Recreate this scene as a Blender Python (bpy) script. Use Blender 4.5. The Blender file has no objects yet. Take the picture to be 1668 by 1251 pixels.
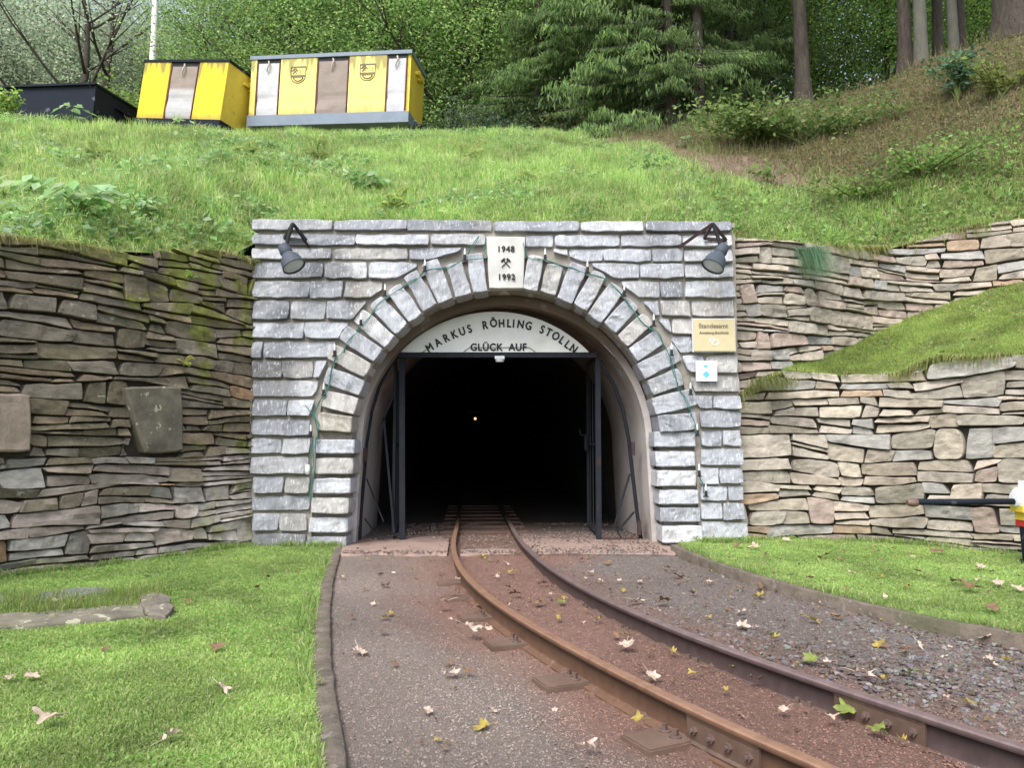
import bpy, math, random
import numpy as np
R = math.radians
rnd = random.Random(7)
rg = np.random.default_rng(11)
S = bpy.context.scene
C = S.collection

# ------------------------------------------------------------------ camera, sky, sun, exposure
FPX, PITCH, CAMH = 1250.0, R(4.5), 1.0
cam = bpy.data.objects.new('camera', bpy.data.cameras.new('camera'))
C.objects.link(cam)
cam.location = (0, 0, CAMH)
cam.rotation_euler = (R(90) + PITCH, 0, 0)
cam.data.sensor_width = 36
cam.data.lens = FPX / 1668 * 36
cam.data.clip_end = 500
S.camera = cam
W = bpy.data.worlds.new('World'); S.world = W
W.use_nodes = True
wn = W.node_tree
sky = wn.nodes.new('ShaderNodeTexSky'); sky.sky_type = 'NISHITA'; sky.sun_disc = False
SUN_EL, SUN_AZ = R(52), R(205)          # azimuth clockwise from +Y
sky.sun_elevation = SUN_EL; sky.sun_rotation = SUN_AZ
sky.air_density = 0.9; sky.dust_density = 3.0; sky.ozone_density = 0.6
wn.nodes['Background'].inputs['Strength'].default_value = 0.15
hsv = wn.nodes.new('ShaderNodeHueSaturation'); hsv.inputs['Saturation'].default_value = .58; hsv.inputs['Value'].default_value = 1.1
wn.links.new(sky.outputs[0], hsv.inputs['Color']); wn.links.new(hsv.outputs[0], wn.nodes['Background'].inputs['Color'])
sl = bpy.data.lights.new('sun', 'SUN'); sl.energy = 1.35; sl.angle = R(28); sl.color = (1, .975, .93)
so = bpy.data.objects.new('sun', sl); C.objects.link(so)
so.rotation_euler = (R(90) - SUN_EL, 0, -SUN_AZ + math.pi)
S.view_settings.view_transform = 'Standard'; S.view_settings.look = 'None'
S.view_settings.exposure = 1.12; S.view_settings.gamma = 1
S.render.engine = 'CYCLES'

# ------------------------------------------------------------------ measuring helpers: a photo pixel and a depth give a world point
ct, st = math.cos(PITCH), math.sin(PITCH)
def P(px, py, Y, out=0.0):
    px = np.asarray(px, float); py = np.asarray(py, float)
    u = px - 834; v = py - 625.5
    dy = FPX * ct + v * st; dz = FPX * st - v * ct
    t = Y / dy
    r = np.stack(np.broadcast_arrays(u * t, Y - out, CAMH + dz * t), -1)
    return r
def G(px, py, z=0.0):
    u = px - 834; v = py - 625.5
    dy = FPX * ct + v * st; dz = FPX * st - v * ct
    t = (z - CAMH) / dz
    return np.array([u * t, dy * t, z])

# ------------------------------------------------------------------ noise
def _h(i, j, k, s):
    n = (i * 374761393 + j * 668265263 + k * 2147483647 + s * 974634777) & 0xffffffff
    n = ((n ^ (n >> 13)) * 1274126177) & 0xffffffff
    return ((n ^ (n >> 16)) & 0xffff) / 65535.0
def vn(p, f=1.0, s=0):
    p = np.asarray(p, float) * f
    i = np.floor(p).astype(np.int64); q = p - i; q = q * q * (3 - 2 * q)
    r = 0
    for a in (0, 1):
        for b in (0, 1):
            for c in (0, 1):
                w = (q[..., 0] if a else 1 - q[..., 0]) * (q[..., 1] if b else 1 - q[..., 1]) * (q[..., 2] if c else 1 - q[..., 2])
                r = r + w * _h(i[..., 0] + a, i[..., 1] + b, i[..., 2] + c, s)
    return r
def fbm(p, f=1.0, s=0, o=3):
    r = 0; a = .5; t = 0
    for k in range(o):
        r = r + a * vn(p, f * 2 ** k, s + k); t += a; a *= .5
    return r / t
def xy3(x, y, z=0):
    x, y, z = np.broadcast_arrays(x, y, z)
    return np.stack([x, y, z], -1).astype(float)

# ------------------------------------------------------------------ mesh builder
class MB:
    def __init__(s): s.V = []; s.F = {3: [], 4: []}; s.C = []; s.n = 0; s.poly = []
    def add(s, V, F, c=(1, 1, 1)):
        V = np.asarray(V, float).reshape(-1, 3); n = len(V)
        for f in (F if isinstance(F, list) else [F]):
            f = np.asarray(f, np.int64)
            if f.ndim == 1: s.poly.append(f + s.n)
            else: s.F[f.shape[1]].append(f + s.n)
        c = np.asarray(c, float)
        s.C.append(np.broadcast_to(c, (n, 3)) if c.ndim == 1 else c)
        s.V.append(V); s.n += n
        return s
    def grid(s, Vg, c=(1, 1, 1), flip=False, cu=False):
        a, b = Vg.shape[:2]
        i = np.arange(a * b).reshape(a, b)
        if cu: i = np.concatenate([i, i[:1]], 0)
        q = np.stack([i[:-1, :-1], i[1:, :-1], i[1:, 1:], i[:-1, 1:]], -1).reshape(-1, 4)
        if flip: q = q[:, ::-1]
        c = np.asarray(c, float)
        return s.add(Vg.reshape(-1, 3), q, c if c.ndim == 1 else c.reshape(-1, 3))
    def box(s, lo, hi, c=(1, 1, 1), M=None):
        x0, y0, z0 = lo; x1, y1, z1 = hi
        V = np.array([(x0, y0, z0), (x1, y0, z0), (x1, y1, z0), (x0, y1, z0), (x0, y0, z1), (x1, y0, z1), (x1, y1, z1), (x0, y1, z1)], float)
        if M is not None: V = M(V)
        return s.add(V, np.array([(0, 3, 2, 1), (4, 5, 6, 7), (0, 1, 5, 4), (1, 2, 6, 5), (2, 3, 7, 6), (3, 0, 4, 7)]), c)
    def tube(s, pts, r, n=8, c=(1, 1, 1), cap=True):
        pts = np.asarray(pts, float); m = len(pts)
        r = np.broadcast_to(np.asarray(r, float), (m,))
        T = np.gradient(pts, axis=0); T /= np.linalg.norm(T, axis=1)[:, None] + 1e-9
        a = np.array([0, 0, 1.]) if abs(T[0, 2]) < .9 else np.array([1., 0, 0])
        A = []
        for t in T:
            a = a - t * a.dot(t); a /= np.linalg.norm(a) + 1e-9; A.append(a.copy())
        A = np.array(A); Bn = np.cross(T, A)
        th = np.linspace(0, 2 * math.pi, n, endpoint=False)
        Vg = pts[None] + r[None, :, None] * (np.cos(th)[:, None, None] * A[None] + np.sin(th)[:, None, None] * Bn[None])
        k = s.n
        s.grid(Vg, c, cu=True)
        if cap:
            s.poly.append(k + np.arange(n)[::-1] * m); s.poly.append(k + np.arange(n) * m + m - 1)
        return s
    def lathe(s, prof, org, ax, n=20, c=(1, 1, 1)):
        ax = np.asarray(ax, float); ax = ax / np.linalg.norm(ax)
        a = np.cross(ax, (0, 0, 1.)) if abs(ax[2]) < .95 else np.array([1., 0, 0]); a /= np.linalg.norm(a)
        b = np.cross(ax, a); th = np.linspace(0, 2 * math.pi, n, endpoint=False)
        p = np.asarray(prof, float)
        Vg = np.asarray(org, float) + p[None, :, 0, None] * ax + p[None, :, 1, None] * (np.cos(th)[:, None, None] * a + np.sin(th)[:, None, None] * b)
        return s.grid(Vg, c, cu=True)
    def build(s, name, m, parent=None, smooth=False):
        V = np.concatenate(s.V) if s.V else np.zeros((0, 3))
        if parent is not None:
            o = parent; off = np.zeros(3)
            while o is not None: off += np.array(o.location); o = o.parent
            V = V - off
        me = bpy.data.meshes.new(name)
        idx = []; tot = []
        for k in (3, 4):
            if s.F[k]:
                f = np.concatenate(s.F[k]); idx.append(f.ravel()); tot.append(np.full(len(f), k))
        for f in s.poly: idx.append(f); tot.append(np.array([len(f)]))
        idx = np.concatenate(idx); tot = np.concatenate(tot)
        me.vertices.add(len(V)); me.vertices.foreach_set('co', V.ravel().astype(np.float32))
        me.loops.add(len(idx)); me.loops.foreach_set('vertex_index', idx.astype(np.int32))
        me.polygons.add(len(tot)); me.polygons.foreach_set('loop_start', (np.cumsum(tot) - tot).astype(np.int32))
        me.update(calc_edges=True)
        me.polygons.foreach_set('use_smooth', np.full(len(tot), smooth))
        ca = me.color_attributes.new('Col', 'FLOAT_COLOR', 'POINT')
        c = np.concatenate(s.C); c = np.concatenate([c, np.ones((len(c), 1))], 1)
        ca.data.foreach_set('color', c.ravel().astype(np.float32))
        me.materials.append(m); me.validate()
        o = bpy.data.objects.new(name, me); C.objects.link(o)
        if parent is not None: o.parent = parent
        return o
def tag(o, label=None, cat=None, group=None, kind=None):
    if label: o['label'] = label
    if cat: o['category'] = cat
    if group: o['group'] = group
    if kind: o['kind'] = kind
    return o
def empty(name, loc, label, cat, group=None):
    o = bpy.data.objects.new(name, None); C.objects.link(o); o.location = [float(a) for a in loc]
    o.empty_display_size = .1
    return tag(o, label, cat, group)
def copy_tree(o, parent=None):
    c = o.copy(); C.objects.link(c); c.parent = parent
    for ch in list(o.children): copy_tree(ch, c)
    return c

# ------------------------------------------------------------------ materials
def mat(name, col=(.5, .5, .5), var=.3, scale=4, rough=.85, bump=.3, bscale=40, bdist=.01, spots=(), metal=0, stretch=(1, 1, 1), trans=0, rand=0, emit=None, spec=.3):
    m = bpy.data.materials.new(name); m.use_nodes = True
    t = m.node_tree; N = t.nodes; L = t.links; b = N['Principled BSDF']
    b.inputs['Roughness'].default_value = rough; b.inputs['Metallic'].default_value = metal
    b.inputs['Specular IOR Level'].default_value = spec
    geo = N.new('ShaderNodeNewGeometry')
    mp = N.new('ShaderNodeMapping'); mp.inputs['Scale'].default_value = stretch
    L.new(geo.outputs['Position'], mp.inputs['Vector'])
    at = N.new('ShaderNodeAttribute'); at.attribute_name = 'Col'
    mul = N.new('ShaderNodeMix'); mul.data_type = 'RGBA'; mul.blend_type = 'MULTIPLY'; mul.inputs[0].default_value = 1
    L.new(at.outputs['Color'], mul.inputs[6]); mul.inputs[7].default_value = (*col, 1)
    cur = mul.outputs[2]
    if var:
        n1 = N.new('ShaderNodeTexNoise'); n1.inputs['Scale'].default_value = scale; n1.inputs['Detail'].default_value = 8; n1.inputs['Roughness'].default_value = .65
        L.new(mp.outputs[0], n1.inputs['Vector'])
        mr = N.new('ShaderNodeMapRange'); mr.inputs[1].default_value = .25; mr.inputs[2].default_value = .75
        mr.inputs[3].default_value = 1 - var; mr.inputs[4].default_value = 1 + var
        L.new(n1.outputs['Fac'], mr.inputs[0])
        m2 = N.new('ShaderNodeVectorMath'); m2.operation = 'SCALE'
        L.new(cur, m2.inputs[0]); L.new(mr.outputs[0], m2.inputs['Scale']); cur = m2.outputs[0]
    if rand:
        oi = N.new('ShaderNodeObjectInfo')
        mr = N.new('ShaderNodeMapRange'); mr.inputs[3].default_value = 1 - rand; mr.inputs[4].default_value = 1 + rand
        L.new(oi.outputs['Random'], mr.inputs[0])
        m2 = N.new('ShaderNodeVectorMath'); m2.operation = 'SCALE'
        L.new(cur, m2.inputs[0]); L.new(mr.outputs[0], m2.inputs['Scale']); cur = m2.outputs[0]
    for (sc, sscale, thr, soft, amt) in spots:
        n2 = N.new('ShaderNodeTexNoise'); n2.inputs['Scale'].default_value = sscale; n2.inputs['Detail'].default_value = 5
        L.new(mp.outputs[0], n2.inputs['Vector'])
        mr = N.new('ShaderNodeMapRange'); mr.inputs[1].default_value = thr; mr.inputs[2].default_value = thr + soft; mr.inputs[4].default_value = amt
        L.new(n2.outputs['Fac'], mr.inputs[0])
        mx = N.new('ShaderNodeMix'); mx.data_type = 'RGBA'
        L.new(mr.outputs[0], mx.inputs[0]); L.new(cur, mx.inputs[6]); mx.inputs[7].default_value = (*sc, 1); cur = mx.outputs[2]
    L.new(cur, b.inputs['Base Color'])
    if bump:
        n3 = N.new('ShaderNodeTexNoise'); n3.inputs['Scale'].default_value = bscale; n3.inputs['Detail'].default_value = 6; n3.inputs['Roughness'].default_value = .7
        L.new(mp.outputs[0], n3.inputs['Vector'])
        bp = N.new('ShaderNodeBump'); bp.inputs['Strength'].default_value = bump; bp.inputs['Distance'].default_value = bdist
        L.new(n3.outputs['Fac'], bp.inputs['Height']); L.new(bp.outputs[0], b.inputs['Normal'])
    if trans:
        tr = N.new('ShaderNodeBsdfTranslucent'); L.new(cur, tr.inputs['Color'])
        ms = N.new('ShaderNodeMixShader'); ms.inputs[0].default_value = trans
        L.new(b.outputs[0], ms.inputs[1]); L.new(tr.outputs[0], ms.inputs[2])
        L.new(ms.outputs[0], N['Material Output'].inputs['Surface'])
    if emit:
        b.inputs['Emission Color'].default_value = (*emit[:3], 1); b.inputs['Emission Strength'].default_value = emit[3]
    return m
M = dict(
    granite=mat('granite', (1, 1, 1), .25, 12, .9, .9, 90, .010, spots=[((.13, .135, .15), 48, .57, .07, .45), ((.08, .085, .095), 3.2, .58, .14, .4), ((.30, .25, .17), 1.7, .62, .1, .35), ((.60, .63, .68), 26, .58, .06, .5)], stretch=(2.0, 1, .7)),
    slate=mat('slate', (1, 1, 1), .38, 9, .88, 1, 55, .012, spots=[((.45, .44, .36), 11, .66, .04, .6), ((.055, .052, .040), 3.4, .58, .14, .55), ((.34, .33, .27), 50, .61, .05, .4)], stretch=(1, 1, 2.4)),
    slab=mat('slab', (1, 1, 1), .35, 6, .9, .8, 50, .008, spots=[((.42, .41, .30), 13, .64, .02, .9), ((.07, .065, .045), 4, .55, .12, .5)]),
    redslab=mat('redslab', (1, 1, 1), .18, 12, .9, .8, 50, .012),
    mortar=mat('mortar', (.26, .24, .21), .3, 10, .95, .6, 50),
    darkearth=mat('dark_earth', (.05, .042, .034), .4, 6, 1, .5, 30),
    concrete=mat('concrete', (1, 1, 1), .2, 3, .9, .5, 25, .01, spots=[((.10, .075, .055), 1.8, .58, .15, .6), ((.45, .43, .42), 5, .62, .1, .4)]),
    plaster=mat('keystone_plaster', (.50, .50, .48), .1, 8, .85, .3, 60, .004),
    gravel=mat('gravel', (1, 1, 1), .35, 45, .9, 1, 130, .012, spots=[((.22, .21, .2), 160, .63, .05, .6), ((.03, .02, .018), 90, .62, .08, .6), ((.10, .055, .042), 1.3, .55, .2, .35)]),
    pebble=mat('pebble', (1, 1, 1), .2, 60, .95, .3, 100, .003),
    rail=mat('rusty_rail', (1, 1, 1), .3, 14, .5, .4, 60, .003, spots=[((.20, .10, .05), 5, .64, .15, .25)], metal=.2, spec=.5),
    bolt=mat('rusty_bolt', (.15, .105, .09), .3, 30, .55, .4, 60, .003, metal=.3),
    sleeper=mat('sleeper', (.135, .088, .068), .3, 6, .85, .5, 25, .006, stretch=(1, 1, 1)),
    kerb=mat('kerb', (.15, .125, .10), .45, 9, .95, 1, 40, .012, spots=[((.09, .10, .05), 3, .55, .1, .6), ((.26, .24, .21), 20, .62, .05, .6)]),
    threshold=mat('threshold', (.27, .195, .165), .2, 4, .9, .4, 40, .006, spots=[((.15, .09, .07), 2.5, .55, .15, .6)]),
    lawn=mat('lawn_soil', (.13, .19, .045), .3, 10, 1, .6, 60),
    blade=mat('grass_blade', (1, 1, 1), .12, 3, .6, 0, trans=.5),
    soil=mat('soil', (1, 1, 1), .35, 5, 1, .7, 20, .03),
    leaf=mat('leaf', (1, 1, 1), .2, 1.2, .6, 0, trans=.52, rand=.16),
    bark=mat('bark', (.070, .058, .048), .5, 9, .95, 1, 22, .04, stretch=(2.2, 2.2, .5), spots=[((.10, .11, .06), 4, .58, .1, .5)]),
    palebark=mat('pale_bark', (.10, .10, .082), .3, 6, .9, .6, 22, .02, stretch=(2, 2, .6)),
    birch=mat('birch_bark', (.75, .75, .73), .1, 6, .7, .3, 30, spots=[((.05, .05, .05), 5, .6, .04, .95)], stretch=(1, 1, 3.5)),
    steel=mat('gate_steel', (.017, .020, .026), .3, 8, .8, .2, 60, .002, spec=.15, spots=[((.05, .03, .025), 9, .62, .08, .6)]),
    rust=mat('gate_rust', (.05, .03, .03), .3, 8, .7, .2, 60, .002),
    board=mat('sign_board', (.62, .64, .62), .08, 3, .5, 0, spots=[((.35, .38, .28), 2.5, .58, .2, .45)]),
    ink=mat('black_paint', (.012, .012, .014), 0, rough=.6, bump=0),
    greyink=mat('engraving', (.16, .13, .09), 0, rough=.6, bump=0),
    white=mat('white_plastic', (.78, .80, .82), .04, 5, .4, 0),
    blue=mat('blue_paint', (.10, .42, .75), 0, rough=.5, bump=0),
    brass=mat('brass_plate', (.50, .44, .27), .08, 4, .5, .05, 60, .002, metal=.1),
    lampgrey=mat('lamp_housing', (.06, .072, .09), .15, 10, .6, .1, 60, .002, spec=.2),
    cable=mat('green_cable', (.03, .15, .125), .1, 10, .5, 0),
    clip=mat('black_clip', (.02, .02, .022), .1, 10, .5, 0),
    candle=mat('candle_bulb', (.80, .80, .78), 0, rough=.3, bump=0),
    yellow=mat('yellow_paint', (.68, .50, .06), .18, 2.5, .55, .15, 12, .004, spots=[((.30, .22, .03), 6, .69, .05, .7)]),
    paleyellow=mat('pale_yellow_paint', (.82, .69, .20), .12, 3, .6, .1, 12, .004, spots=[((.35, .30, .10), 7, .66, .06, .5)], stretch=(1.5, 1.5, .5)),
    darkpaint=mat('dark_paint', (.012, .016, .026), .2, 4, .7, .15, 20, .003, spec=.12, spots=[((.16, .18, .2), 5, .66, .05, .5)]),
    greytrim=mat('grey_trim', (.17, .21, .27), .15, 4, .5, .1, 20, .003),
    tarp=mat('tarpaulin', (1, 1, 1), .12, 5, .7, .5, 5, .03),
    red=mat('red_paint', (.5, .03, .03), .1, 8, .45, 0),
    copper=mat('rusty_tip', (.16, .11, .09), .3, 30, .6, .3, 60, .003, metal=.4),
    lens=mat('lens', (.5, .53, .56), 0, rough=.15, bump=0),
    stem=mat('stem', (.10, .13, .04), .2, 10, .8, 0),
    glow=mat('lamp_glow', (1, .8, .5), 0, bump=0, emit=(1, .42, .12, 2.2)),
)

# ------------------------------------------------------------------ stones
def stone(B, u0, u1, bot, top, mp, sc, col, prot=.02, back=.06, bev=.014, slant=(0, 0), rough=.008, flip=False, cr=.07, colf=None, jit=.006, maxn=16, lean=0):
    """one rough stone. bot/top: functions of u. sc = metres per unit of u and v. slant shifts the top of each end."""
    um = .5 * (u0 + u1)
    Lm = abs(u1 - u0) * sc; Hm = max(.012, abs(float(np.mean(top(np.array([u0 * .7 + u1 * .3, um, u0 * .3 + u1 * .7])) - bot(np.array([u0 * .7 + u1 * .3, um, u0 * .3 + u1 * .7]))))) * sc)
    b = min(bev, .3 * min(Lm, Hm)); es = b / Lm; et = b / Hm
    nu = int(np.clip(Lm / .028, 3, maxn)); nv = int(np.clip(Hm / .028, 2, 9))
    s = np.concatenate([[0, es * .25], np.linspace(es, 1 - es, nu), [1 - es * .25, 1]])
    t = np.concatenate([[0, et * .25], np.linspace(et, 1 - et, nv), [1 - et * .25, 1]])
    Sg, Tg = np.meshgrid(s, t, indexing='ij')
    k = cr * rnd.uniform(.5, 1.6); a = 2 * Sg - 1; c = 2 * Tg - 1
    f = 1 - k * (a * a * c * c) ** 1.5
    Ss = .5 + (Sg - .5) * f ** (.5 if Lm > 2 * Hm else 1); Ts = .5 + (Tg - .5) * (1 - 1.6 * k * (a * a * c * c) ** 2)
    ua = u0 + slant[0] * Ts; ub = u1 + slant[1] * Ts
    U = ua + (ub - ua) * Ss
    vb = bot(U); vt = top(U); V = vb + (vt - vb) * Ts
    sd = rnd.randrange(9999)
    q = xy3(U * sc * 9, V * sc * 9, sd)
    edge = np.maximum(np.abs(a), np.abs(c)) > .5
    U = U + (vn(q, 1, 3) - .5) * 2 * jit / sc * edge; V = V + (vn(q, 1.3, 5) - .5) * 2 * jit * .8 / sc * edge
    q = xy3(U * sc * 14, V * sc * 22, sd)
    D = prot + (fbm(q, 1, 1, 3) - .5) * 4 * rough + rnd.uniform(-.02, .02) * (Sg - .5) + rnd.uniform(-.015, .02) * (Tg - .5) + lean * (1 - Tg)
    r0 = np.zeros_like(D, bool); r0[0] = r0[-1] = True; r0[:, 0] = r0[:, -1] = True
    r1 = np.zeros_like(D, bool); r1[1, 1:-1] = r1[-2, 1:-1] = True; r1[1:-1, 1] = r1[1:-1, -2] = True
    D = np.where(r1, D - b * .7, D); D = np.where(r0, -back, D)
    pts = mp(U, V, D)
    cc = np.asarray(col, float) * np.ones(pts.shape)
    cc = cc * (.82 + .36 * fbm(pts, 7, sd % 50, 3))[..., None]
    if colf is not None: cc = colf(pts, cc)
    B.grid(pts, cc, flip)

def wallmap(path):
    path = np.asarray(path, float)
    s = np.r_[0, np.cumsum(np.hypot(*np.diff(path, axis=0).T))]
    q = np.linspace(0, s[-1], 400)
    X = np.interp(q, s, path[:, 0]); Y = np.interp(q, s, path[:, 1])
    k = np.ones(31) / 31
    Xs = np.convolve(np.pad(X, 15, 'edge'), k, 'valid'); Ys = np.convolve(np.pad(Y, 15, 'edge'), k, 'valid')
    e = np.minimum(1, np.minimum(np.arange(400), 399 - np.arange(400)) / 30.)
    X = X * (1 - e) + Xs * e; Y = Y * (1 - e) + Ys * e
    tx = np.gradient(X, q); ty = np.gradient(Y, q); l = np.hypot(tx, ty); tx /= l; ty /= l
    def f(u, v, d, lean=.0):
        x = np.interp(u, q, X); y = np.interp(u, q, Y); nx = np.interp(u, q, ty); ny = -np.interp(u, q, tx)
        return np.stack([x + nx * d, y + ny * d, v + 0 * x], -1)
    return f, s[-1], s, lambda u: (np.interp(u, q, X), np.interp(u, q, Y))

def drywall(B, mp, L, vlow, vtop, colfn, band=(.10, .21), holes=(), tilt=None, seed=1, protv=.022, colf=None, biglen=1.0):
    """stones laid dry: bands of wavy height, each band cut into cells of one to three stacked stones"""
    us = np.linspace(0, L, 300)
    lo = vlow(us); hi = vtop(us)
    vmax = hi.max(); y = lo.min() - .05; k = 0
    tl = tilt if tilt is not None else (lambda u: 0 * u)
    bounds = []
    while y < vmax + .5:
        amp = .055
        bounds.append(y + tl(us) + amp * (vn(xy3(us * 1.5, k * 3.7, seed), 1, seed) - .5) * 2 + .02 * (vn(xy3(us * 6, k * 3.7, seed), 1, seed + 5) - .5))
        y += rnd.uniform(*band); k += 1
    for k in range(len(bounds) - 1):
        b0 = bounds[k]; b1 = np.maximum(bounds[k + 1], b0 + .03)
        u = -rnd.uniform(0, .3)
        while u < L:
            l = (rnd.uniform(.14, .34) if rnd.random() < .35 else rnd.uniform(.3, .72)) * biglen
            ua, ub = max(0, u), min(L, u + l); u += l
            if L - ub < .06: ub = L; u = L
            if ub - ua < .05: continue
            um = .5 * (ua + ub)
            vb = np.interp(um, us, b0); vt = np.interp(um, us, b1); h = vt - vb
            if vt < np.interp(um, us, lo) - .02: continue
            if vb > np.interp(um, us, hi) - .015: continue
            hh = [q_ for q_ in holes if q_[2] < .5 * (vb + vt) < q_[3] and ub > q_[0] and ua < q_[1]]
            if hh:
                q_ = hh[0]
                if ua < q_[0] - .04: ub = q_[0]; u = q_[0]
                elif ub > q_[1] + .04: ua = q_[1]
                else: continue
                if ub - ua < .05: continue
                um = .5 * (ua + ub)
            n = 1 if h < .085 else (rnd.choice([1, 1, 2, 2]) if h < .14 else rnd.choice([1, 2, 2, 2, 3]))
            if l < .3 and h > .12: n = rnd.choice([1, 1, 2])
            cuts = [0]
            for j in range(1, n): cuts.append(j / n + rnd.uniform(-.14, .14))
            cuts.append(1)
            wob = rnd.uniform(-.3, .3) if n > 1 else 0
            for j in range(n):
                c0, c1 = cuts[j], cuts[j + 1]
                w0 = wob if j > 0 else 0; w1 = wob if j < n - 1 else 0
                parts = [(ua, ub)]
                if ub - ua > .5 and rnd.random() < .55:
                    x = ua + (ub - ua) * rnd.uniform(.3, .7); parts = [(ua, x), (x, ub)]
                for (pa, pb) in parts:
                    def fb(U, c=c0, w=w0):
                        s_ = (U - um) / (ub - ua)
                        a = np.interp(U, us, b0); e = np.interp(U, us, b1); return np.minimum(a + (e - a) * (c + w * s_), np.interp(U, us, hi) + .03) + .0012
                    def ft(U, c=c1, w=w1):
                        s_ = (U - um) / (ub - ua)
                        a = np.interp(U, us, b0); e = np.interp(U, us, b1); return np.minimum(a + (e - a) * (c + w * s_), np.interp(U, us, hi) + .03) - .0012
                    pm = .5 * (pa + pb); ee = np.array([pa, pb]); ob = rnd.uniform(0, .010), rnd.uniform(0, .010); ot = rnd.uniform(0, .008), rnd.uniform(0, .008)
                    vb2 = fb(ee) + ob; vt2 = ft(ee) - ot; mb = float(fb(np.array([pm]))[0]); mt = float(ft(np.array([pm]))[0])
                    if vt2[0] - vb2[0] < .012: vt2[0] = vb2[0] + .012
                    if vt2[1] - vb2[1] < .012: vt2[1] = vb2[1] + .012
                    kx = pa + (pb - pa) * rnd.uniform(.25, .75); kb_, kt_ = rnd.uniform(-.004, .008), rnd.uniform(-.008, .004)
                    fb = lambda U, p=(pa, kx, pb), v=(vb2[0], np.interp(kx, [pa, pb], vb2) * .5 + mb * .5 + kb_, vb2[1]): np.interp(U, p, v)
                    ft = lambda U, p=(pa, kx, pb), v=(vt2[0], np.interp(kx, [pa, pb], vt2) * .5 + mt * .5 + kt_, vt2[1]): np.interp(U, p, v)
                    if ft(np.array([pm]))[0] - fb(np.array([pm]))[0] < .012: continue
                    sl = rnd.uniform(-.05, .05) * (1 if h > .08 else .5), rnd.uniform(-.05, .05)
                    stone(B, pa + .001, pb - .001, fb, ft, mp, 1, colfn(pm, .5 * (vb + vt)), prot=rnd.uniform(-.012, protv) + (.006 if n == 1 else 0),
                          slant=(0 if pa < .01 else sl[0], 0 if pb > L - .01 else sl[1]), cr=rnd.choice([.03, .06, .10]), colf=colf, bev=.006, jit=.0065, lean=rnd.uniform(0, .03))

def interp(xs, ys):
    xs = np.asarray(xs, float); ys = np.asarray(ys, float)
    return lambda x: np.interp(x, xs, ys)
def backing(B, mp, L, lo, hi, d=-.05, thick=.35, n=120):
    u = np.linspace(0, L, n); a = lo(u); b = hi(u)
    f0 = mp(u, a, 0 * u + d); f1 = mp(u, b, 0 * u + d); g1 = mp(u, b - .02, 0 * u + d - thick); g0 = mp(u, a, 0 * u + d - thick)
    B.grid(np.stack([f0, f1, g1, g0], 1))

# ------------------------------------------------------------------ blades and leaves
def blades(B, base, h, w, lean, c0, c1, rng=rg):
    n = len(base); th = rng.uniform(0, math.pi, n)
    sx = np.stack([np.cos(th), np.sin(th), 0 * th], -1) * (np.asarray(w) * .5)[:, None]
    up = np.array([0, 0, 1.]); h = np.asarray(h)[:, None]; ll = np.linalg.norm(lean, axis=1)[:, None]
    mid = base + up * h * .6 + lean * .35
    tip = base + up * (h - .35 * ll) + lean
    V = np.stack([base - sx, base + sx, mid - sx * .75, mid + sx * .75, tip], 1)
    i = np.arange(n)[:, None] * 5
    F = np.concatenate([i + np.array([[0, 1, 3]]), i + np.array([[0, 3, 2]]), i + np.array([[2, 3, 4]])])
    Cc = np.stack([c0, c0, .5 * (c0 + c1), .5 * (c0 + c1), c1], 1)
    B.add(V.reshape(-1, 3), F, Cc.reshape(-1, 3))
def leafquads(B, ctr, size, nrm, c, asp=.62, rng=rg, up=None):
    n = len(ctr); nrm = nrm / (np.linalg.norm(nrm, axis=1)[:, None] + 1e-9)
    a = rng.normal(size=(n, 3)) if up is None else up + rng.normal(size=(n, 3)) * .3
    a = a - nrm * (a * nrm).sum(1)[:, None]; a /= np.linalg.norm(a, axis=1)[:, None] + 1e-9
    b = np.cross(nrm, a); s = np.asarray(size)[:, None]
    V = np.stack([ctr - a * s * .5, ctr + b * s * .5 * asp + nrm * s * .08, ctr + a * s * .5, ctr - b * s * .5 * asp + nrm * s * .08], 1)
    i = np.arange(n)[:, None] * 4
    F = np.concatenate([i + np.array([[0, 1, 2]]), i + np.array([[0, 2, 3]])])
    B.add(V.reshape(-1, 3), F, np.repeat(c, 4, 0))
def colmix(n, cols, w=None, j=.15, rng=rg):
    cols = np.array(cols, float); k = rng.choice(len(cols), n, p=None if w is None else np.array(w) / sum(w))
    return cols[k] * rng.uniform(1 - j, 1 + j, (n, 1)) * rng.uniform(1 - j * .4, 1 + j * .4, (n, 3))

# ------------------------------------------------------------------ wall and terrain lines
LW = [G(408, 893, .0)[:2], G(300, 908, .0)[:2], G(150, 929, .0)[:2], G(0, 946, .0)[:2], (-4.15, 4.7), (-4.6, 3.2), (-5.0, 1.0), (-5.2, -3)]
LW = [(-2.53, 7.52)] + LW[1:]
LWtop_px = [(412, 440, 7.5), (330, 408, 6.95), (200, 398, 6.3), (0, 387, 5.65)]
# right lower wall
RLpx = [(1190, 876), (1350, 880), (1500, 890), (1668, 906)]
RL = [G(a, b, .05)[:2] for a, b in RLpx] + [(6.2, 6.2), (7.6, 4.6), (8.4, 2)]
RL[0] = (2.2, 7.68)
RLY = interp([2.2] + [p[0] for p in RL[1:]], [p[1] for p in RL])
# right upper wall path from pixel and depth
RUd = [(1150, 7.72), (1195, 7.74), (1290, 7.95), (1400, 8.45), (1455, 8.75), (1560, 8.5), (1668, 8.15)]
RU = [P(a, 500, Y)[:2] for a, Y in RUd] + [np.array((7.2, 7.3)), np.array((8.8, 5.6)), np.array((9.6, 3))]
def zp(px, py, Y): return float(P(px, py, Y)[2])

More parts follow.
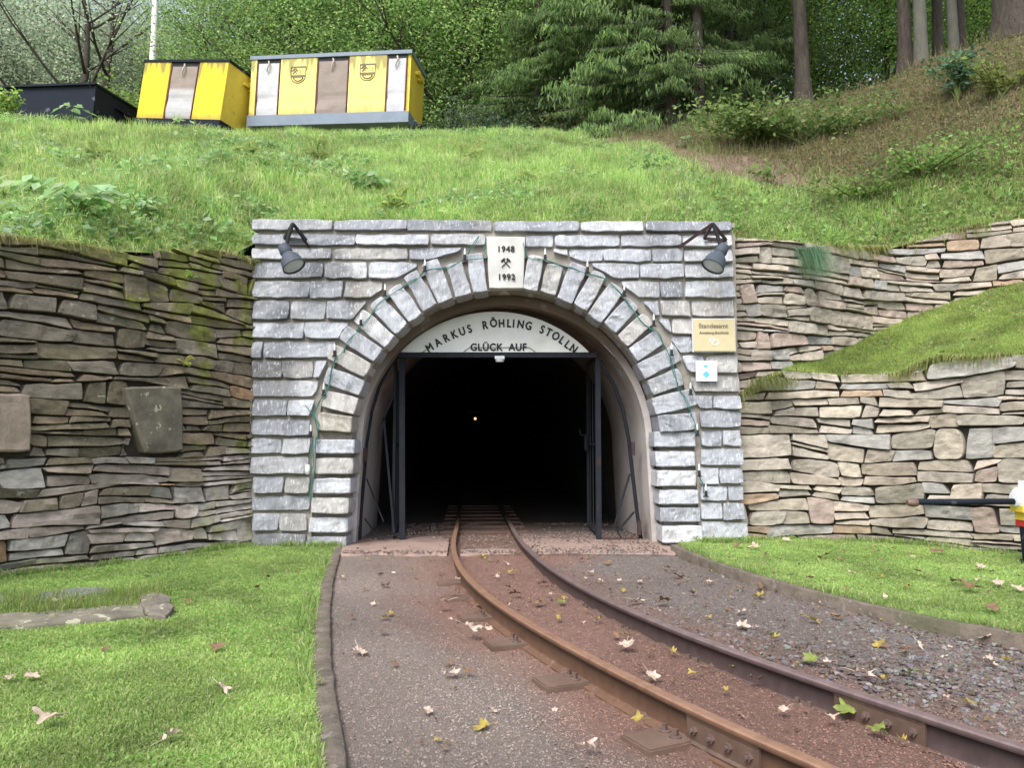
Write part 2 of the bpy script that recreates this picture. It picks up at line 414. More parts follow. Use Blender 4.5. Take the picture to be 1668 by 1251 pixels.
rim = [(-9, -3, 2.6), (-5.35, -2.9, 2.3), (-5.15, 1.0, 2.35), (-4.75, 3.3, 2.42), (-4.3, 4.8, 2.47), (-3.92, 5.75, zp(0, 385, 5.65)), (-3.45, 6.45, zp(150, 394, 6.2)),
       (-3.0, 7.1, zp(300, 400, 6.8)), (-2.7, 7.6, zp(390, 405, 7.4)), (-2.5, 7.9, zp(410, 362, 7.9)), (2.15, 7.9, zp(1190, 362, 7.9)),
       (2.3, 7.95, zp(1205, 382, 7.85)), (3.05, 8.2, zp(1300, 393, 8.1)), (4.0, 8.75, zp(1400, 405, 8.6)), (4.42, 8.95, zp(1455, 402, 8.85)), (5.05, 8.7, zp(1560, 375, 8.6)), (5.55, 8.35, zp(1668, 355, 8.25)),
       (7.3, 7.4, 3.75), (8.9, 5.7, 4.0), (9.8, 3, 4.2), (16, 2, 5)]
rimY = interp([r[0] for r in rim], [r[1] for r in rim]); rimZ = interp([r[0] for r in rim], [r[2] for r in rim])
crest = [(-150, 190, 13.5), (0, 196, 13.8), (200, 206, 14), (400, 218, 14), (690, 222, 14), (850, 218, 14), (960, 226, 14), (1080, 214, 13.8), (1200, 190, 13.5), (1330, 165, 13), (1440, 138, 12.6), (1500, 104, 12.4), (1580, 76, 12.2), (1668, 52, 12), (1900, 0, 12)]
cr_ = [(*P(a, b, Y),) for a, b, Y in crest]
crX = [c[0] for c in cr_]
crestY = interp([-30] + crX + [30], [cr_[0][1]] + [c[1] for c in cr_] + [cr_[-1][1]]); crestZ = interp([-30] + crX + [30], [cr_[0][2]] + [c[2] for c in cr_] + [cr_[-1][2] + 3])
def hill_z(x, y):
    ry = np.maximum(rimY(x), 5.9); rz = rimZ(x); cy = crestY(x); cz = crestZ(x)
    t = (y - ry) / (cy - ry)
    tc = np.clip(t, 0, 1)
    f = tc ** .93
    z = rz + (cz - rz) * f
    over = np.clip(y - cy, 0, None)
    z = z + .10 * (1 - np.exp(-over / 2)) * (x < 3) + .035 * over * np.clip((x + 14) / 10, 0, 1) + .05 * over * np.clip((x - 3) / 4, 0, 1)
    p = xy3(x, y, 0)
    z = z + (fbm(p, .9, 3, 3) - .5) * .30 * np.clip(t * 6, 0, 1) * np.where(t > .9, .35, 1)
    return z
def tongue(x, y):      # bare trodden earth and dry slope mask of the right bank
    p = xy3(x, y, 0)
    px = x - 1.1 * (fbm(p, .7, 8, 2) - .5)
    return px
def veg_col(x, y):
    """1 = lush meadow, 0 = bare brown"""
    t = (y - rimY(x)) / (crestY(x) - rimY(x))
    n = fbm(xy3(x, y, 0), 1.0, 21, 3) - .5
    lush = np.clip(1.5 - (x + 1.6 * n + (t - .4) * 2.0 - 2.2) / 1.1, 0, 1)
    low = np.clip((.36 - t + .5 * n) * 5, 0, 1)
    return np.maximum(lush, np.where(x > 2, low * .8, 0))
def dirt_path(x, y):
    cx = np.interp(y, [8, 10.4, 11.4, 12.5, 13.5, 15], [5.0, 3.7, 3.0, 2.5, 1.9, 1.2])
    w = .7 + .25 * np.sin(y * 2)
    return np.clip(1.4 - np.abs(x - cx + .9 * (fbm(xy3(x, y, 0), 1.5, 33, 2) - .5)) / w, 0, 1) * (y > 10.2)

# ------------------------------------------------------------------ ground
tag_st = lambda o: tag(o, kind='structure')
# track centre line (fitted)
Lr = [(-1.0, 17), (-.87, 13.5), (-.72, 10.49), (-.66, 9.13), (-.6, 8.09), (-.53, 7.27), (-.48, 6.73), (-.41, 6.15), (-.32, 5.67), (-.23, 5.32), (-.13, 4.96), (-.03, 4.64), (.07, 4.38), (.15, 4.18), (.23, 4.0), (.33, 3.74), (.43, 3.47), (.52, 3.27), (.61, 3.1), (.69, 2.96), (.76, 2.83), (.82, 2.7), (.9, 2.57), (.95, 2.48)]
HR = .915
LPX = [(747.7, 838), (743, 856), (740.5, 874), (741, 892), (743, 906), (749.5, 924), (763, 942), (779, 957), (800.7, 974.7), (826, 992.7), (853, 1009), (880, 1023), (908, 1037), (946.5, 1060), (993, 1087), (1039.5, 1111), (1086, 1133), (1132.5, 1153), (1179, 1174), (1225.5, 1195), (1284, 1220), (1330.5, 1240)]
RPX = [(824, 834), (833, 854), (845.6, 874), (858, 894), (874.5, 908), (894, 922.5), (916, 936), (939, 949.5), (970, 964), (1000, 978), (1039.5, 998), (1086, 1017), (1132.5, 1037), (1179, 1055), (1225.5, 1074), (1284, 1090), (1354, 1111), (1423.5, 1134), (1493, 1160), (1563, 1181), (1633, 1204), (1668, 1216)]
RAILZ = CAMH - HR
def fitrail(px):
    p = np.array([G(a, b, RAILZ)[:2] for a, b in px])
    y = p[:, 1]; 
    q = np.array([2.0, 2.4, 2.8, 3.3, 3.9, 4.6, 5.4, 6.3, 7.2, 8.2, 9.5])
    o = np.argsort(y); xs = np.interp(q, y[o], p[o, 0])
    c = np.polyfit(np.log(y), p[:, 0], 5)
    return c
cL, cR = fitrail(LPX), fitrail(RPX)
def railx(c, y):
    y = np.asarray(y, float)
    yy = np.clip(y, 2.45, 8.8)
    x = np.polyval(c, np.log(yy))
    sl_lo = (np.polyval(c, np.log(2.5)) - np.polyval(c, np.log(2.45))) / .05
    return x + np.where(y > 8.8, -.0576 * (y - 8.8), 0) + np.where(y < 2.45, sl_lo * (y - 2.45), 0)
def track_mid(y): return .5 * (railx(cL, y) + railx(cR, np.asarray(y) + .12 * np.clip((7.5 - np.asarray(y)) / 3, 0, 1)))

B = MB()
gx = np.linspace(-30, 30, 240); gx = np.sign(gx) * (np.abs(gx) / 30) ** 1.8 * 30
gy = np.concatenate([np.linspace(-30, 1.5, 12)[:-1], np.linspace(1.5, 12, 160), np.linspace(12.5, 50, 12)])
X, Y = np.meshgrid(gx, gy, indexing='ij')
def gravel_col(x, y):
    d = np.abs(x - track_mid(np.clip(y, .5, 60)))
    n = fbm(xy3(x, y, 0), 1.6, 5, 3) - .5
    k = np.clip(1.6 - (d + n * .6) / .62, 0, 1)[..., None]
    red = np.array([.190, .112, .088]); grey = np.where((x < track_mid(np.clip(y, .5, 60)))[..., None], np.array([.195, .160, .140]), np.array([.155, .130, .117]))
    c = (red * k + grey * (1 - k)) * (.72 + .56 * fbm(xy3(x, y, 0), .9, 16, 3))[..., None]; d = np.clip((y - 8.4) / 1.6, 0, 1)[..., None]  # tunnel gloom painted in: ground colour darkens with depth
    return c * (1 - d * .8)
def ground_z(x, y):
    d = (x - railx(cL, y)) / (railx(cR, y) - railx(cL, y) + 1e-6)
    core = np.clip((.5 - np.abs(d - .5)) / .12, 0, 1) * np.clip((6.9 - y) / .3, 0, 1)
    out = np.clip(-d / .3, 0, 1) * np.clip((6.9 - y) / .3, 0, 1)
    dl = np.clip(1 - np.abs(x - railx(cL, y)) / .55, 0, 1) * (d < .1); dr = np.clip(1 - np.abs(x - railx(cR, y)) / .22, 0, 1) * (d > .9)
    ff = np.clip((6.6 - y) / .8, 0, 1)
    return (fbm(xy3(x, y, 0), 1.2, 2, 2) - .5) * .02 - (.046 * np.clip(dl * 2.2, 0, 1) * (d <= 0) + .034 * np.clip(dr * 2, 0, 1) * (d >= 1) + .014 * ((d > 0) & (d < 1))) * ff
Z = ground_z(X, Y)
Z = np.where((Y > 12) | (Y < 0), 0, Z)
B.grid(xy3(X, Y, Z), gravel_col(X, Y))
tag_st(B.build('ground', M['gravel'], smooth=True))

# far ground sheet to the horizon
B = MB(); B.box((-400, -400, -.30), (400, 400, -.25), (.06, .09, .03)); tag_st(B.build('far_ground', M['soil']))

# pebbles
ico = np.array([(0, 0, 1), (.89, 0, .45), (.28, .85, .45), (-.72, .53, .45), (-.72, -.53, .45), (.28, -.85, .45), (.72, .53, -.45), (-.28, .85, -.45), (-.89, 0, -.45), (-.28, -.85, -.45), (.72, -.53, -.45), (0, 0, -1)])
icof = np.array([(0, 1, 2), (0, 2, 3), (0, 3, 4), (0, 4, 5), (0, 5, 1), (1, 6, 2), (2, 7, 3), (3, 8, 4), (4, 9, 5), (5, 10, 1), (6, 7, 2), (7, 8, 3), (8, 9, 4), (9, 10, 5), (10, 6, 1)])
octa = np.array([(0, 0, 1), (1, 0, 0), (0, 1, 0), (-1, 0, 0), (0, -1, 0)]); octf = np.array([(0, 1, 2), (0, 2, 3), (0, 3, 4), (0, 4, 1)])
def pebbles(B, pos, size, col, base=ico, fc=icof, flat=.55):
    n = len(pos); V = base[None] * rg.uniform(.65, 1.25, (n, len(base), 1))
    V = V * rg.uniform([.7, .6, flat * .7], [1.3, 1.1, flat * 1.3], (n, 3))[:, None]
    th = rg.uniform(0, 6.28, n); c, s = np.cos(th)[:, None], np.sin(th)[:, None]
    ph = rg.normal(0, .35, n); c2, s2 = np.cos(ph)[:, None], np.sin(ph)[:, None]
    x, y, z = V[..., 0], V[..., 1], V[..., 2]
    y, z = y * c2 - z * s2, y * s2 + z * c2
    V = np.stack([x * c - y * s, x * s + y * c, z], -1) * size[:, None, None] + pos[:, None]
    i = np.arange(n)[:, None, None] * len(base)
    B.add(V.reshape(-1, 3), (i + fc[None]).reshape(-1, 3), np.repeat(col, len(base), 0))
kerbL = np.array([G(a, b, .03)[:2] for a, b in [(551, 890), (546, 905), (533, 945), (525, 1000), (523, 1060), (528, 1130), (537, 1190), (549, 1251)]] + [np.array((-.43, 1.2))])
kerbR = np.array([G(a, b, .07)[:2] for a, b in [(1098, 888), (1155, 913), (1264, 948), (1355, 971), (1476, 999), (1668, 1036)]] + [np.array((3.9, 3.3)), np.array((5.5, 2.6))])
kLx = interp(kerbL[::-1, 1], kerbL[::-1, 0]); kRx = interp(kerbR[::-1, 1], kerbR[::-1, 0])
n = 150000
yy = 2.1 + (7.3 - 2.1) * rg.random(n) ** 1.7; xx = rg.uniform(-2, 4.2, n)
ok = (xx > kLx(yy) + .05) & (xx < kRx(yy) - .04) & (np.abs(xx) < yy * .72)
ok &= (np.abs(xx - railx(cL, yy)) > .045) & (np.abs(xx - railx(cR, yy)) > .045)
xx, yy = xx[ok], yy[ok]; n = len(xx)
B = MB()
sz = rg.uniform(.0025, .0065, n) * (1 + .5 * rg.random(n) ** 6)
col = gravel_col(xx, yy) * rg.uniform(.62, 1.40, (n, 1)) * rg.uniform(.95, 1.05, (n, 3))
pebbles(B, xy3(xx, yy, ground_z(xx, yy) + sz * .15), sz, col, octa, octf, .7)
tag(B.build('fine_gravel', M['pebble']), 'fine reddish grey gravel spread between the kerbs around the rails', 'gravel', kind='stuff')
# coarse ballast right of the track
n = 22000
yy = rg.uniform(2.3, 6.6, n); xx = rg.uniform(.5, 4.5, n)
rr = railx(cR, yy)
dd = (xx - rr); nn = fbm(xy3(xx, yy, 0), 1.5, 77, 2)
pr = np.clip((5.3 - yy) / 1.5, .05, 1) * np.clip(dd / .5 - .1 + (nn - .5), 0, 1)
ok = (xx < kRx(yy) - .03) & (dd > .06) & (rg.random(n) < pr)
xx, yy = xx[ok], yy[ok]; n = len(xx); sz = rg.uniform(.006, .018, n)
B = MB(); col = colmix(n, [(.135, .13, .13), (.11, .095, .09), (.13, .10, .085), (.18, .175, .17), (.095, .07, .06)], j=.25)
pebbles(B, xy3(xx, yy, sz * .25), sz, col)
tag(B.build('coarse_ballast', M['pebble']), 'coarse bluish grey ballast stones heaped between right rail and kerb', 'gravel', kind='stuff')

# kerbs
def kerb(name, path, w, z0, z1, label):
    B = MB(); path = np.asarray(path); d = np.r_[0, np.cumsum(np.hypot(*np.diff(path, axis=0).T))]
    q = np.linspace(0, d[-1], 90); X = np.interp(q, d, path[:, 0]); Y = np.interp(q, d, path[:, 1])
    k = np.ones(9) / 9; X[4:-4] = np.convolve(X, k, 'valid'); Y[4:-4] = np.convolve(Y, k, 'valid')
    tx, ty = np.gradient(X), np.gradient(Y); l = np.hypot(tx, ty); nx, ny = ty / l, -tx / l
    prof = [(-w / 2, z0), (-w / 2, z1 - .006), (-w / 2 + .006, z1), (0, z1 + .001), (w / 2 - .006, z1), (w / 2, z1 - .006), (w / 2, z0)]
    Vg = np.stack([xy3(X + nx * a, Y + ny * a, b + 0 * X) for a, b in prof], 1)
    Vg = Vg + (fbm(Vg, 12, 4, 2)[..., None] - .5) * .012
    B.grid(Vg, (1, 1, 1), flip=True)
    o = B.build(name, M['kerb'], smooth=True); return tag(o, label, 'kerb')
kerb('kerb', kerbL, .085, -.05, .03, 'narrow earth-brown concrete kerb curving between left lawn and gravel')
kerb('kerb', kerbR, .07, -.05, .075, 'low grey concrete kerb edging the right lawn')

# ------------------------------------------------------------------ lawns
def sheet(name, X, Y, Z, col, m):
    B = MB(); B.grid(xy3(X, Y, Z), col); return tag_st(B.build(name, m, smooth=True))
lwx = interp([p[1] for p in LW[::-1]], [p[0] for p in LW[::-1]])
yy = np.linspace(-4, 7.56, 90); tt = np.linspace(0, 1, 60)
Yg, Tg = np.meshgrid(yy, tt, indexing='ij'); Xa = lwx(Yg) - .15; Xb = kLx(np.clip(Yg, 1.2, 8)) - .03
Xg = Xa + (Xb - Xa) * Tg
sheet('lawn', Xg, Yg, .022 + (vn(xy3(Xg, Yg, 0), 1.5, 9) - .5) * .03 * np.sin(Tg * 3.14), np.ones(Xg.shape + (3,)), M['lawn'])
ka = kRx
xs = np.linspace(1.6, 8, 80)
kRy = interp(kerbR[:, 0], kerbR[:, 1])
Xg, Tg = np.meshgrid(xs, tt, indexing='ij'); Ya = kRy(Xg) + .03; Yb = np.where(Xg < 2.2, 7.6, RLY(Xg)) + .1
Yg = Ya + (Yb - Ya) * Tg
sheet('lawn', Xg, Yg, .058 + (vn(xy3(Xg, Yg, 0), 1.5, 9) - .5) * .03 * np.sin(Tg * 3.14), np.ones(Xg.shape + (3,)), M['lawn'])
LG = [(.39, .53, .17), (.33, .48, .13), (.46, .56, .22), (.25, .41, .11), (.54, .55, .30)]
def edge_grass(B, f, n):
    t = rg.random(n); p = f(t); cl = fbm(p, 3.5, 23, 2); ok = rg.random(n) < np.clip((cl - .3) * 2.5, .1, 1); p = p[ok]; cl = cl[ok]; n = len(p)
    p[:, :2] += rg.normal(0, .025, (n, 2)); c = colmix(n, LG, [3, 4, 2, 4, 1.5], .2)
    blades(B, p, rg.uniform(.03, .09, n) * (.4 + cl), rg.uniform(.004, .009, n), rg.normal(0, .03, (n, 3)) * [1, 1, 0], c * .8, c)
def lawn_grass(name, xs, ys, z, label, hs=1):
    n = len(xs)
    pn = fbm(xy3(xs, ys, 0), 2.2, 14, 3); fine = fbm(xy3(xs, ys, 0), 9, 15, 2)
    c1 = colmix(n, LG, [4, 4, 3, 1.5, .8], .10) * (.46 + .85 * pn + .25 * fine)[:, None]
    h = rg.uniform(.010, .028, n) * hs * (.6 + .8 * fine); w = rg.uniform(.003, .0065, n) * (1 + ys / 7)
    lean = rg.normal(0, .012, (n, 3)); lean[:, 2] = 0
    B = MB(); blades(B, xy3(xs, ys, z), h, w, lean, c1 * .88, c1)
    # clover and plantain leaves low in the sward
    k = rg.choice(n, n // 30, replace=False); k = k[fbm(xy3(xs[k], ys[k], 0), 1.7, 17, 3) > .54]; m = len(k)
    leafquads(B, xy3(xs[k], ys[k], z + .03), rg.uniform(.010, .022, m), rg.normal(size=(m, 3)) * .35 + [0, -.2, 1], colmix(m, [(.16, .33, .06), (.24, .40, .11)]) * (.7 + .6 * pn[k])[:, None], .8)
    tag(B.build(name, M['blade']), label, 'grass', kind='stuff')
n = 520000
ys = 2.05 + (7.6 - 2.05) * rg.random(n) ** 1.35; xs = rg.uniform(-4.2, -.3, n)
ok = (xs > lwx(ys) + .0) & (xs < kLx(ys) - .035) & (-xs < ys * .70 + .1)
lawn_grass('lawn_grass', xs[ok], ys[ok], .02, 'short bright green mown grass of the left lawn')
n = 260000
xs = rg.uniform(1.6, 5.4, n); ys = rg.uniform(4.0, 7.75, n)
ok = (ys > kRy(xs) + .03) & (ys < np.where(xs < 2.2, 7.5, RLY(xs)) + .02) & (xs < ys * .72)
lawn_grass('lawn_grass', xs[ok], ys[ok], .055, 'short green grass strip between right kerb and stone wall')

B = MB()
ya = np.linspace(4.2, 7.5, 50)
edge_grass(B, lambda t: np.stack([np.interp(t, np.linspace(0, 1, 50), lwx(ya)) + .06, np.interp(t, np.linspace(0, 1, 50), ya), .02 + 0 * t], -1), 6000)
edge_grass(B, lambda t: np.stack([2.2 + 3.2 * t, RLY(2.2 + 3.2 * t) - .07, .055 + 0 * t], -1), 5000)
edge_grass(B, lambda t: np.stack([-2.55 + .95 * t, 7.40 + 0 * t, .02 + 0 * t], -1), 1500)
edge_grass(B, lambda t: np.stack([1.75 + .55 * t, 7.40 + 0 * t, .055 + 0 * t], -1), 700)
edge_grass(B, lambda t: np.stack([kLx(2 + 5.3 * t) - .085, 2 + 5.3 * t, .01 + 0 * t], -1), 2600)
edge_grass(B, lambda t: np.stack([kRx(3.6 + 3.6 * t) + .06, 3.6 + 3.6 * t, .055 + 0 * t], -1), 4000)
tag(B.build('edge_grass', M['blade']), 'longer untrimmed grass along the feet of the walls and kerbs', 'grass', kind='stuff')
# ------------------------------------------------------------------ dry-stone walls
def colL(u, v):
    top = [(.195, .165, .108), (.225, .19, .13), (.17, .148, .10), (.235, .18, .12), (.21, .185, .145), (.155, .13, .09)]
    low = [(.40, .33, .29), (.52, .46, .41), (.34, .28, .24), (.25, .21, .16), (.46, .38, .34), (.34, .32, .29)]
    k = np.clip((1.0 - v + .25 * math.sin(u * 1.7)) / .5, 0, 1)
    c = np.array(rnd.choice(low if rnd.random() < k else top)) * rnd.uniform(.8, 1.2)
    if rnd.random() < .015: c = np.array((.33, .21, .12))
    return c
def colR(u, v):
    c = np.array(rnd.choice([(.36, .315, .255), (.39, .345, .28), (.33, .30, .25), (.40, .34, .28), (.34, .27, .23), (.30, .275, .23), (.33, .32, .30), (.39, .345, .295), (.37, .33, .265)])) * rnd.uniform(.82, 1.18)
    if rnd.random() < .03: c = np.array((.38, .28, .20))
    return c
mpL, LL, sL, xyL = wallmap(LW)
topL = interp([0, .35, sL[1], sL[2] - .2, sL[3], sL[4], sL[-1]], [zp(412, 432, 7.5), zp(370, 412, 7.2), zp(300, 404, 6.8), zp(170, 398, 6.1), zp(0, 389, 5.65), 2.42, 2.3])
lowL = lambda u: 0 * u - .04
wl = empty('dry_stone_wall', (*LW[3], 0), 'dark mossy dry-stone wall curving towards the viewer left of the tunnel portal', 'wall')
def u_of(mpxy, L, px, py):
    # wall parameter that projects to pixel px
    us = np.linspace(0, L, 600); x, y = mpxy(us)
    pp = 834 + x / y * FPX / ct
    return float(us[np.argmin(np.where(y > 1, np.abs(pp - px), 1e9))])
def uv(mpxy, L, px, py):
    u = u_of(mpxy, L, px, py); x, y = mpxy(np.array([u]))
    for _ in range(3):
        v = float(P(px, py, float(y[0]))[2]); u_ = None
        us = np.linspace(0, L, 1500); xx, yy = mpxy(us)
        dyc = yy * ct + (v - CAMH) * st
        pp = 834 + xx / np.maximum(dyc, .1) * FPX
        u = float(us[np.argmin(np.where(yy > 1, np.abs(pp - px), 1e9))]); x, y = mpxy(np.array([u]))
    return u, v
def moss(pts, cc):
    n = fbm(pts, 5, 60, 3); x, y, z = pts[..., 0], pts[..., 1], pts[..., 2]
    k = np.clip((z - 2.15 + .35 * np.clip((x + 3.3) / .6, -.6, 1) + (n - .5) * 1.6) * 3, 0, 1) * np.clip((x + 3.9) / .8, 0, 1)
    k = np.maximum(k, np.clip((x + 2.95) / .3, 0, 1) * np.clip((n - .56) * 8, 0, 1) * .8)
    k = np.maximum(k, np.clip((.12 - z + (n - .5) * .4) * 6, 0, 1) * .7)
    k = np.clip(k * np.clip((n - .47) * 10, 0, 1), 0, .85)[..., None]
    n3 = fbm(pts * [1, 1, .5], 2.6, 65, 3); pz = (np.clip((n3 - .47) * 8, 0, 1) * np.clip((1.15 - z) * 2, 0, 1) * .8)[..., None]; cc = cc * (1 - pz) + np.array([.56, .50, .45]) * pz
    n4 = fbm(pts * [1, 1, .5], 1.6, 66, 3); pd = (np.clip((n4 - .5) * 5, 0, 1) * .5)[..., None]; cc = cc * (1 - pd) + np.array([.075, .068, .045]) * pd
    mc = np.array([.17, .19, .035]) * (.5 + vn(pts, 30, 9))[..., None]
    return cc * (1 - k) + mc * k
def dirtR(pts, cc):
    n = fbm(pts * [1, 1, .6], 1.3, 63, 3); n2 = fbm(pts, 6, 64, 2); z = pts[..., 2]
    k = np.clip((n - .52) * 5, 0, 1)[..., None] * .5
    cc = cc * (1 - k) + np.array([.13, .115, .075]) * k
    g = (np.clip((.22 - z + (n2 - .5) * .3) * 5, 0, 1) * .5)[..., None]
    return cc * (1 - g) + np.array([.15, .15, .09]) * g
d1 = [uv(xyL, LL, *q) for q in [(212, 735), (291, 735), (212, 634), (291, 634)]]
d0 = [uv(xyL, LL, *q) for q in [(-14, 735), (46, 735), (-14, 643), (46, 643)]]
hl = [(min(d1[1][0], d1[3][0]) , max(d1[0][0], d1[2][0]), d1[1][1] , d1[3][1] ),
      (min(d0[1][0], d0[3][0]) , max(d0[0][0], d0[2][0]) , d0[1][1] , d0[3][1] )]
B = MB(); flipL = True     # u runs right-to-left here
def mpLf(u, v, d): return mpL(u, v, -np.asarray(d))
drywall(B, mpLf, LL * .62, lowL, topL, colL, (.085, .165), hl, tilt=lambda u: .03 * np.sin(u * 1.1), seed=3, colf=moss)
B.build('stones', M['slate'], wl)
B = MB()
u = np.linspace(0, LL, 100)
f0 = mpLf(u, lowL(u), 0 * u - .05); f1 = mpLf(u, topL(u) - .02, 0 * u - .05); g1 = mpLf(u, topL(u) - .04, 0 * u - .4); g0 = mpLf(u, lowL(u), 0 * u - .4)
B.grid(np.stack([f0, f1, g1, g0], 1)); B.build('wall_core', M['darkearth'], wl)
def slabstone(q4, m, name, col, prot, label, bev=.02):
    (ua, va), (ub, vb), (uc, vc), (ud, vd) = q4     # bottom-left, bottom-right, top-left, top-right (photo)
    B = MB()
    s0, s1 = ub, ua
    def fb(U): return np.interp(U, [ub, ua], [vb, va])
    def ft(U): return np.interp(U, [min(ud, ub), max(uc, ua)], [vd, vc])
    stone(B, ub, ua, fb, ft, mpLf, 1, col, prot=prot, back=.06, bev=bev, slant=(ud - ub, uc - ua), rough=.004, cr=.03, jit=.006, maxn=24)
    return tag(B.build(name, m, wl), label)
q = [uv(xyL, LL, *q) for q in [(230, 741), (294, 736), (192, 630), (290, 628)]]
slabstone(q, M['slab'], 'slab', (.15, .135, .105), .07, 'large dark tapering slab with pale lichen spots set in the wall')
q = [uv(xyL, LL, *q) for q in [(-30, 738), (48, 736), (-30, 641), (47, 641)]]
slabstone(q, M['redslab'], 'slab', (.37, .295, .235), .06, 'pinkish rough dressed block at the left picture edge')

mpR, LR, sR, xyR = wallmap(RL)
pR = [(1205, 652, 7.68), (1240, 628, 7.65), (1290, 606, 7.6), (1400, 612, 7.55), (1470, 617, 7.4), (1540, 596, 7.25), (1600, 592, 7.1), (1668, 590, 7.0)]
ulist = [u_of(xyR, LR, a, 0) for a, b, c in pR]
topR = interp([0] + ulist + [LR], [zp(*pR[0])] + [zp(*a) for a in pR] + [1.85])
wr = empty('dry_stone_wall', (*RL[1], .05), 'lower right dry-stone wall of pale flat stones with grass terrace on top', 'wall')
topR0 = topR; topR = lambda u: topR0(u) + (vn(xy3(np.asarray(u) * 2.6, 0 * np.asarray(u), 3), 1, 4) - .5) * .07
B = MB(); drywall(B, mpR, LR * .62, lambda u: 0 * u + .0, topR, colR, (.13, .25), seed=8, biglen=1.1, colf=dirtR)
B.build('stones', M['slate'], wr)
B = MB(); backing(B, mpR, LR, lambda u: 0 * u, lambda u: topR(u) - .02); B.build('wall_core', M['darkearth'], wr)

mpU, LU, sU, xyU = wallmap(RU)
pt = [(1195, 384, 7.74), (1330, 402, 8.1), (1400, 410, 8.45), (1455, 412, 8.75), (1510, 398, 8.6), (1560, 382, 8.5), (1668, 360, 8.15)]
pb = [(1195, 700, 7.74), (1240, 640, 7.8), (1290, 598, 7.95), (1350, 582, 8.2), (1400, 562, 8.45), (1455, 536, 8.75), (1500, 517, 8.65), (1560, 496, 8.5), (1668, 462, 8.15)]
topU = interp([0] + [u_of(xyU, LU, a, 0) for a, b, c in pt] + [LU], [zp(*pt[0])] + [zp(*a) for a in pt] + [4.1])
lowUz = interp([0] + [u_of(xyU, LU, a, 0) for a, b, c in pb] + [LU], [.3] + [zp(*a) for a in pb] + [3.3])
wu = empty('dry_stone_wall', (*RU[2], 1.5), 'upper right dry-stone wall set back behind the grass terrace', 'wall')
B = MB(); drywall(B, mpU, LU * .72, lambda u: lowUz(u) - .15, topU, colR, (.10, .19), seed=15, colf=dirtR, tilt=lambda u: .05 * np.sin(u))
B.build('stones', M['slate'], wu)
B = MB(); backing(B, mpU, LU, lambda u: lowUz(u) - .6, lambda u: topU(u) - .02); B.build('wall_core', M['darkearth'], wu)

# terrace between the two right walls
kk = np.linspace(0, 1, 60); tt = np.linspace(0, 1, 24)
pxs = np.concatenate([np.linspace(1205, 1668, 45), np.linspace(1680, 2050, 15)])
def edge(xyf, L, zf, px):
    u = np.array([u_of(xyf, L, a, 0) for a in px]); x, y = xyf(u); return xy3(x, y, zf(u))
E0 = edge(xyR, LR, lambda u: topR(u) - .01, pxs) + [0, .03, 0]; E1 = edge(xyU, LU, lowUz, pxs) + [0, .02, .02]
T = tt[None, :, None]; Vt = E0[:, None] * (1 - T) + E1[:, None] * T
Vt[..., 2] += -.05 * np.sin(tt * math.pi)[None] * np.clip(kk * 3, 0, 1)[:, None] + (fbm(Vt, 2.5, 6, 2) - .5) * .09 * np.sin(tt * math.pi)[None]
B = MB(); B.grid(Vt, (.14, .16, .05)); tag_st(B.build('terrace', M['soil'], smooth=True))

# ------------------------------------------------------------------ hillside
xs = np.concatenate([np.linspace(-45, -12, 24)[:-1], np.linspace(-12, 12, 170), np.linspace(12, 45, 24)[1:]])
tt = np.concatenate([np.linspace(0, 1, 60), 1 + np.linspace(0, 1, 40)[1:] ** 1.6 * 7])
X, T = np.meshgrid(xs, tt, indexing='ij')
Y = np.where(T <= 1, rimY(X) + T * (crestY(X) - rimY(X)), crestY(X) + (T - 1) * 8)
Z = hill_z(X, Y) - .01
lv = veg_col(X, Y)[..., None]; dp = dirt_path(X, Y)[..., None]; fo = np.clip((Y - crestY(X) - .5) / 1.5, 0, 1)[..., None]
n2 = fbm(xy3(X, Y, 0), 2.5, 44, 2)[..., None]
col = lv * np.array([.20, .25, .08]) + (1 - lv) * (np.array([.12, .095, .055]) * n2 * 1.2 + np.array([.06, .07, .03]) * (1 - n2))
col = col * (1 - dp) + dp * np.array([.17, .12, .09]); col = col * (1 - fo) + fo * np.array([.06, .045, .03])
B = MB(); B.grid(xy3(X, Y, Z), col); tag_st(B.build('hillside', M['soil'], smooth=True))

# meadow grass on the bank
MG = [(.42, .56, .19), (.31, .49, .14), (.52, .61, .27), (.23, .40, .10), (.66, .64, .38)]
n = 230000
xs = rg.uniform(-9.5, 7.5, n); t = rg.random(n) ** 1.1 * 1.06
ys = rimY(xs) + t * (crestY(xs) - rimY(xs))
ok = (ys > 3) & (np.abs(xs) < ys * .72 + .6)
xs, ys, t = xs[ok], ys[ok], t[ok]
lv = veg_col(xs, ys); dp = dirt_path(xs, ys)
ok = (rg.random(len(xs)) < .25 + .75 * lv) & (rg.random(len(xs)) > dp)
xs, ys, t, lv = xs[ok], ys[ok], t[ok], lv[ok]; n = len(xs)
cl = fbm(xy3(xs, ys, 0), 3.2, 51, 2); big = fbm(xy3(xs, ys, 0), .8, 52, 2)
dry = colmix(n, [(.26, .21, .11), (.20, .17, .09), (.34, .28, .16), (.18, .22, .08)])
c1 = np.where((rg.random(n) < lv * 1.2)[:, None], colmix(n, MG, [4, 4, 3, 3, 1.2], .2), dry) * (.35 + .85 * cl + .6 * big)[:, None]
h = rg.uniform(.07, .20, n) * (.45 + 1.1 * cl) * (.6 + .4 * lv) * np.clip(.45 + t * 3, .4, 1)
lean = rg.normal(0, .05, (n, 3)) + np.stack([.06 * (vn(xy3(xs, ys, 0), 2, 71) - .5), -.045 + 0 * xs, 0 * xs], -1); lean[:, 2] = 0
B = MB(); blades(B, xy3(xs, ys, hill_z(xs, ys) - .01), h, rg.uniform(.006, .014, n), lean, c1 * .85, c1)
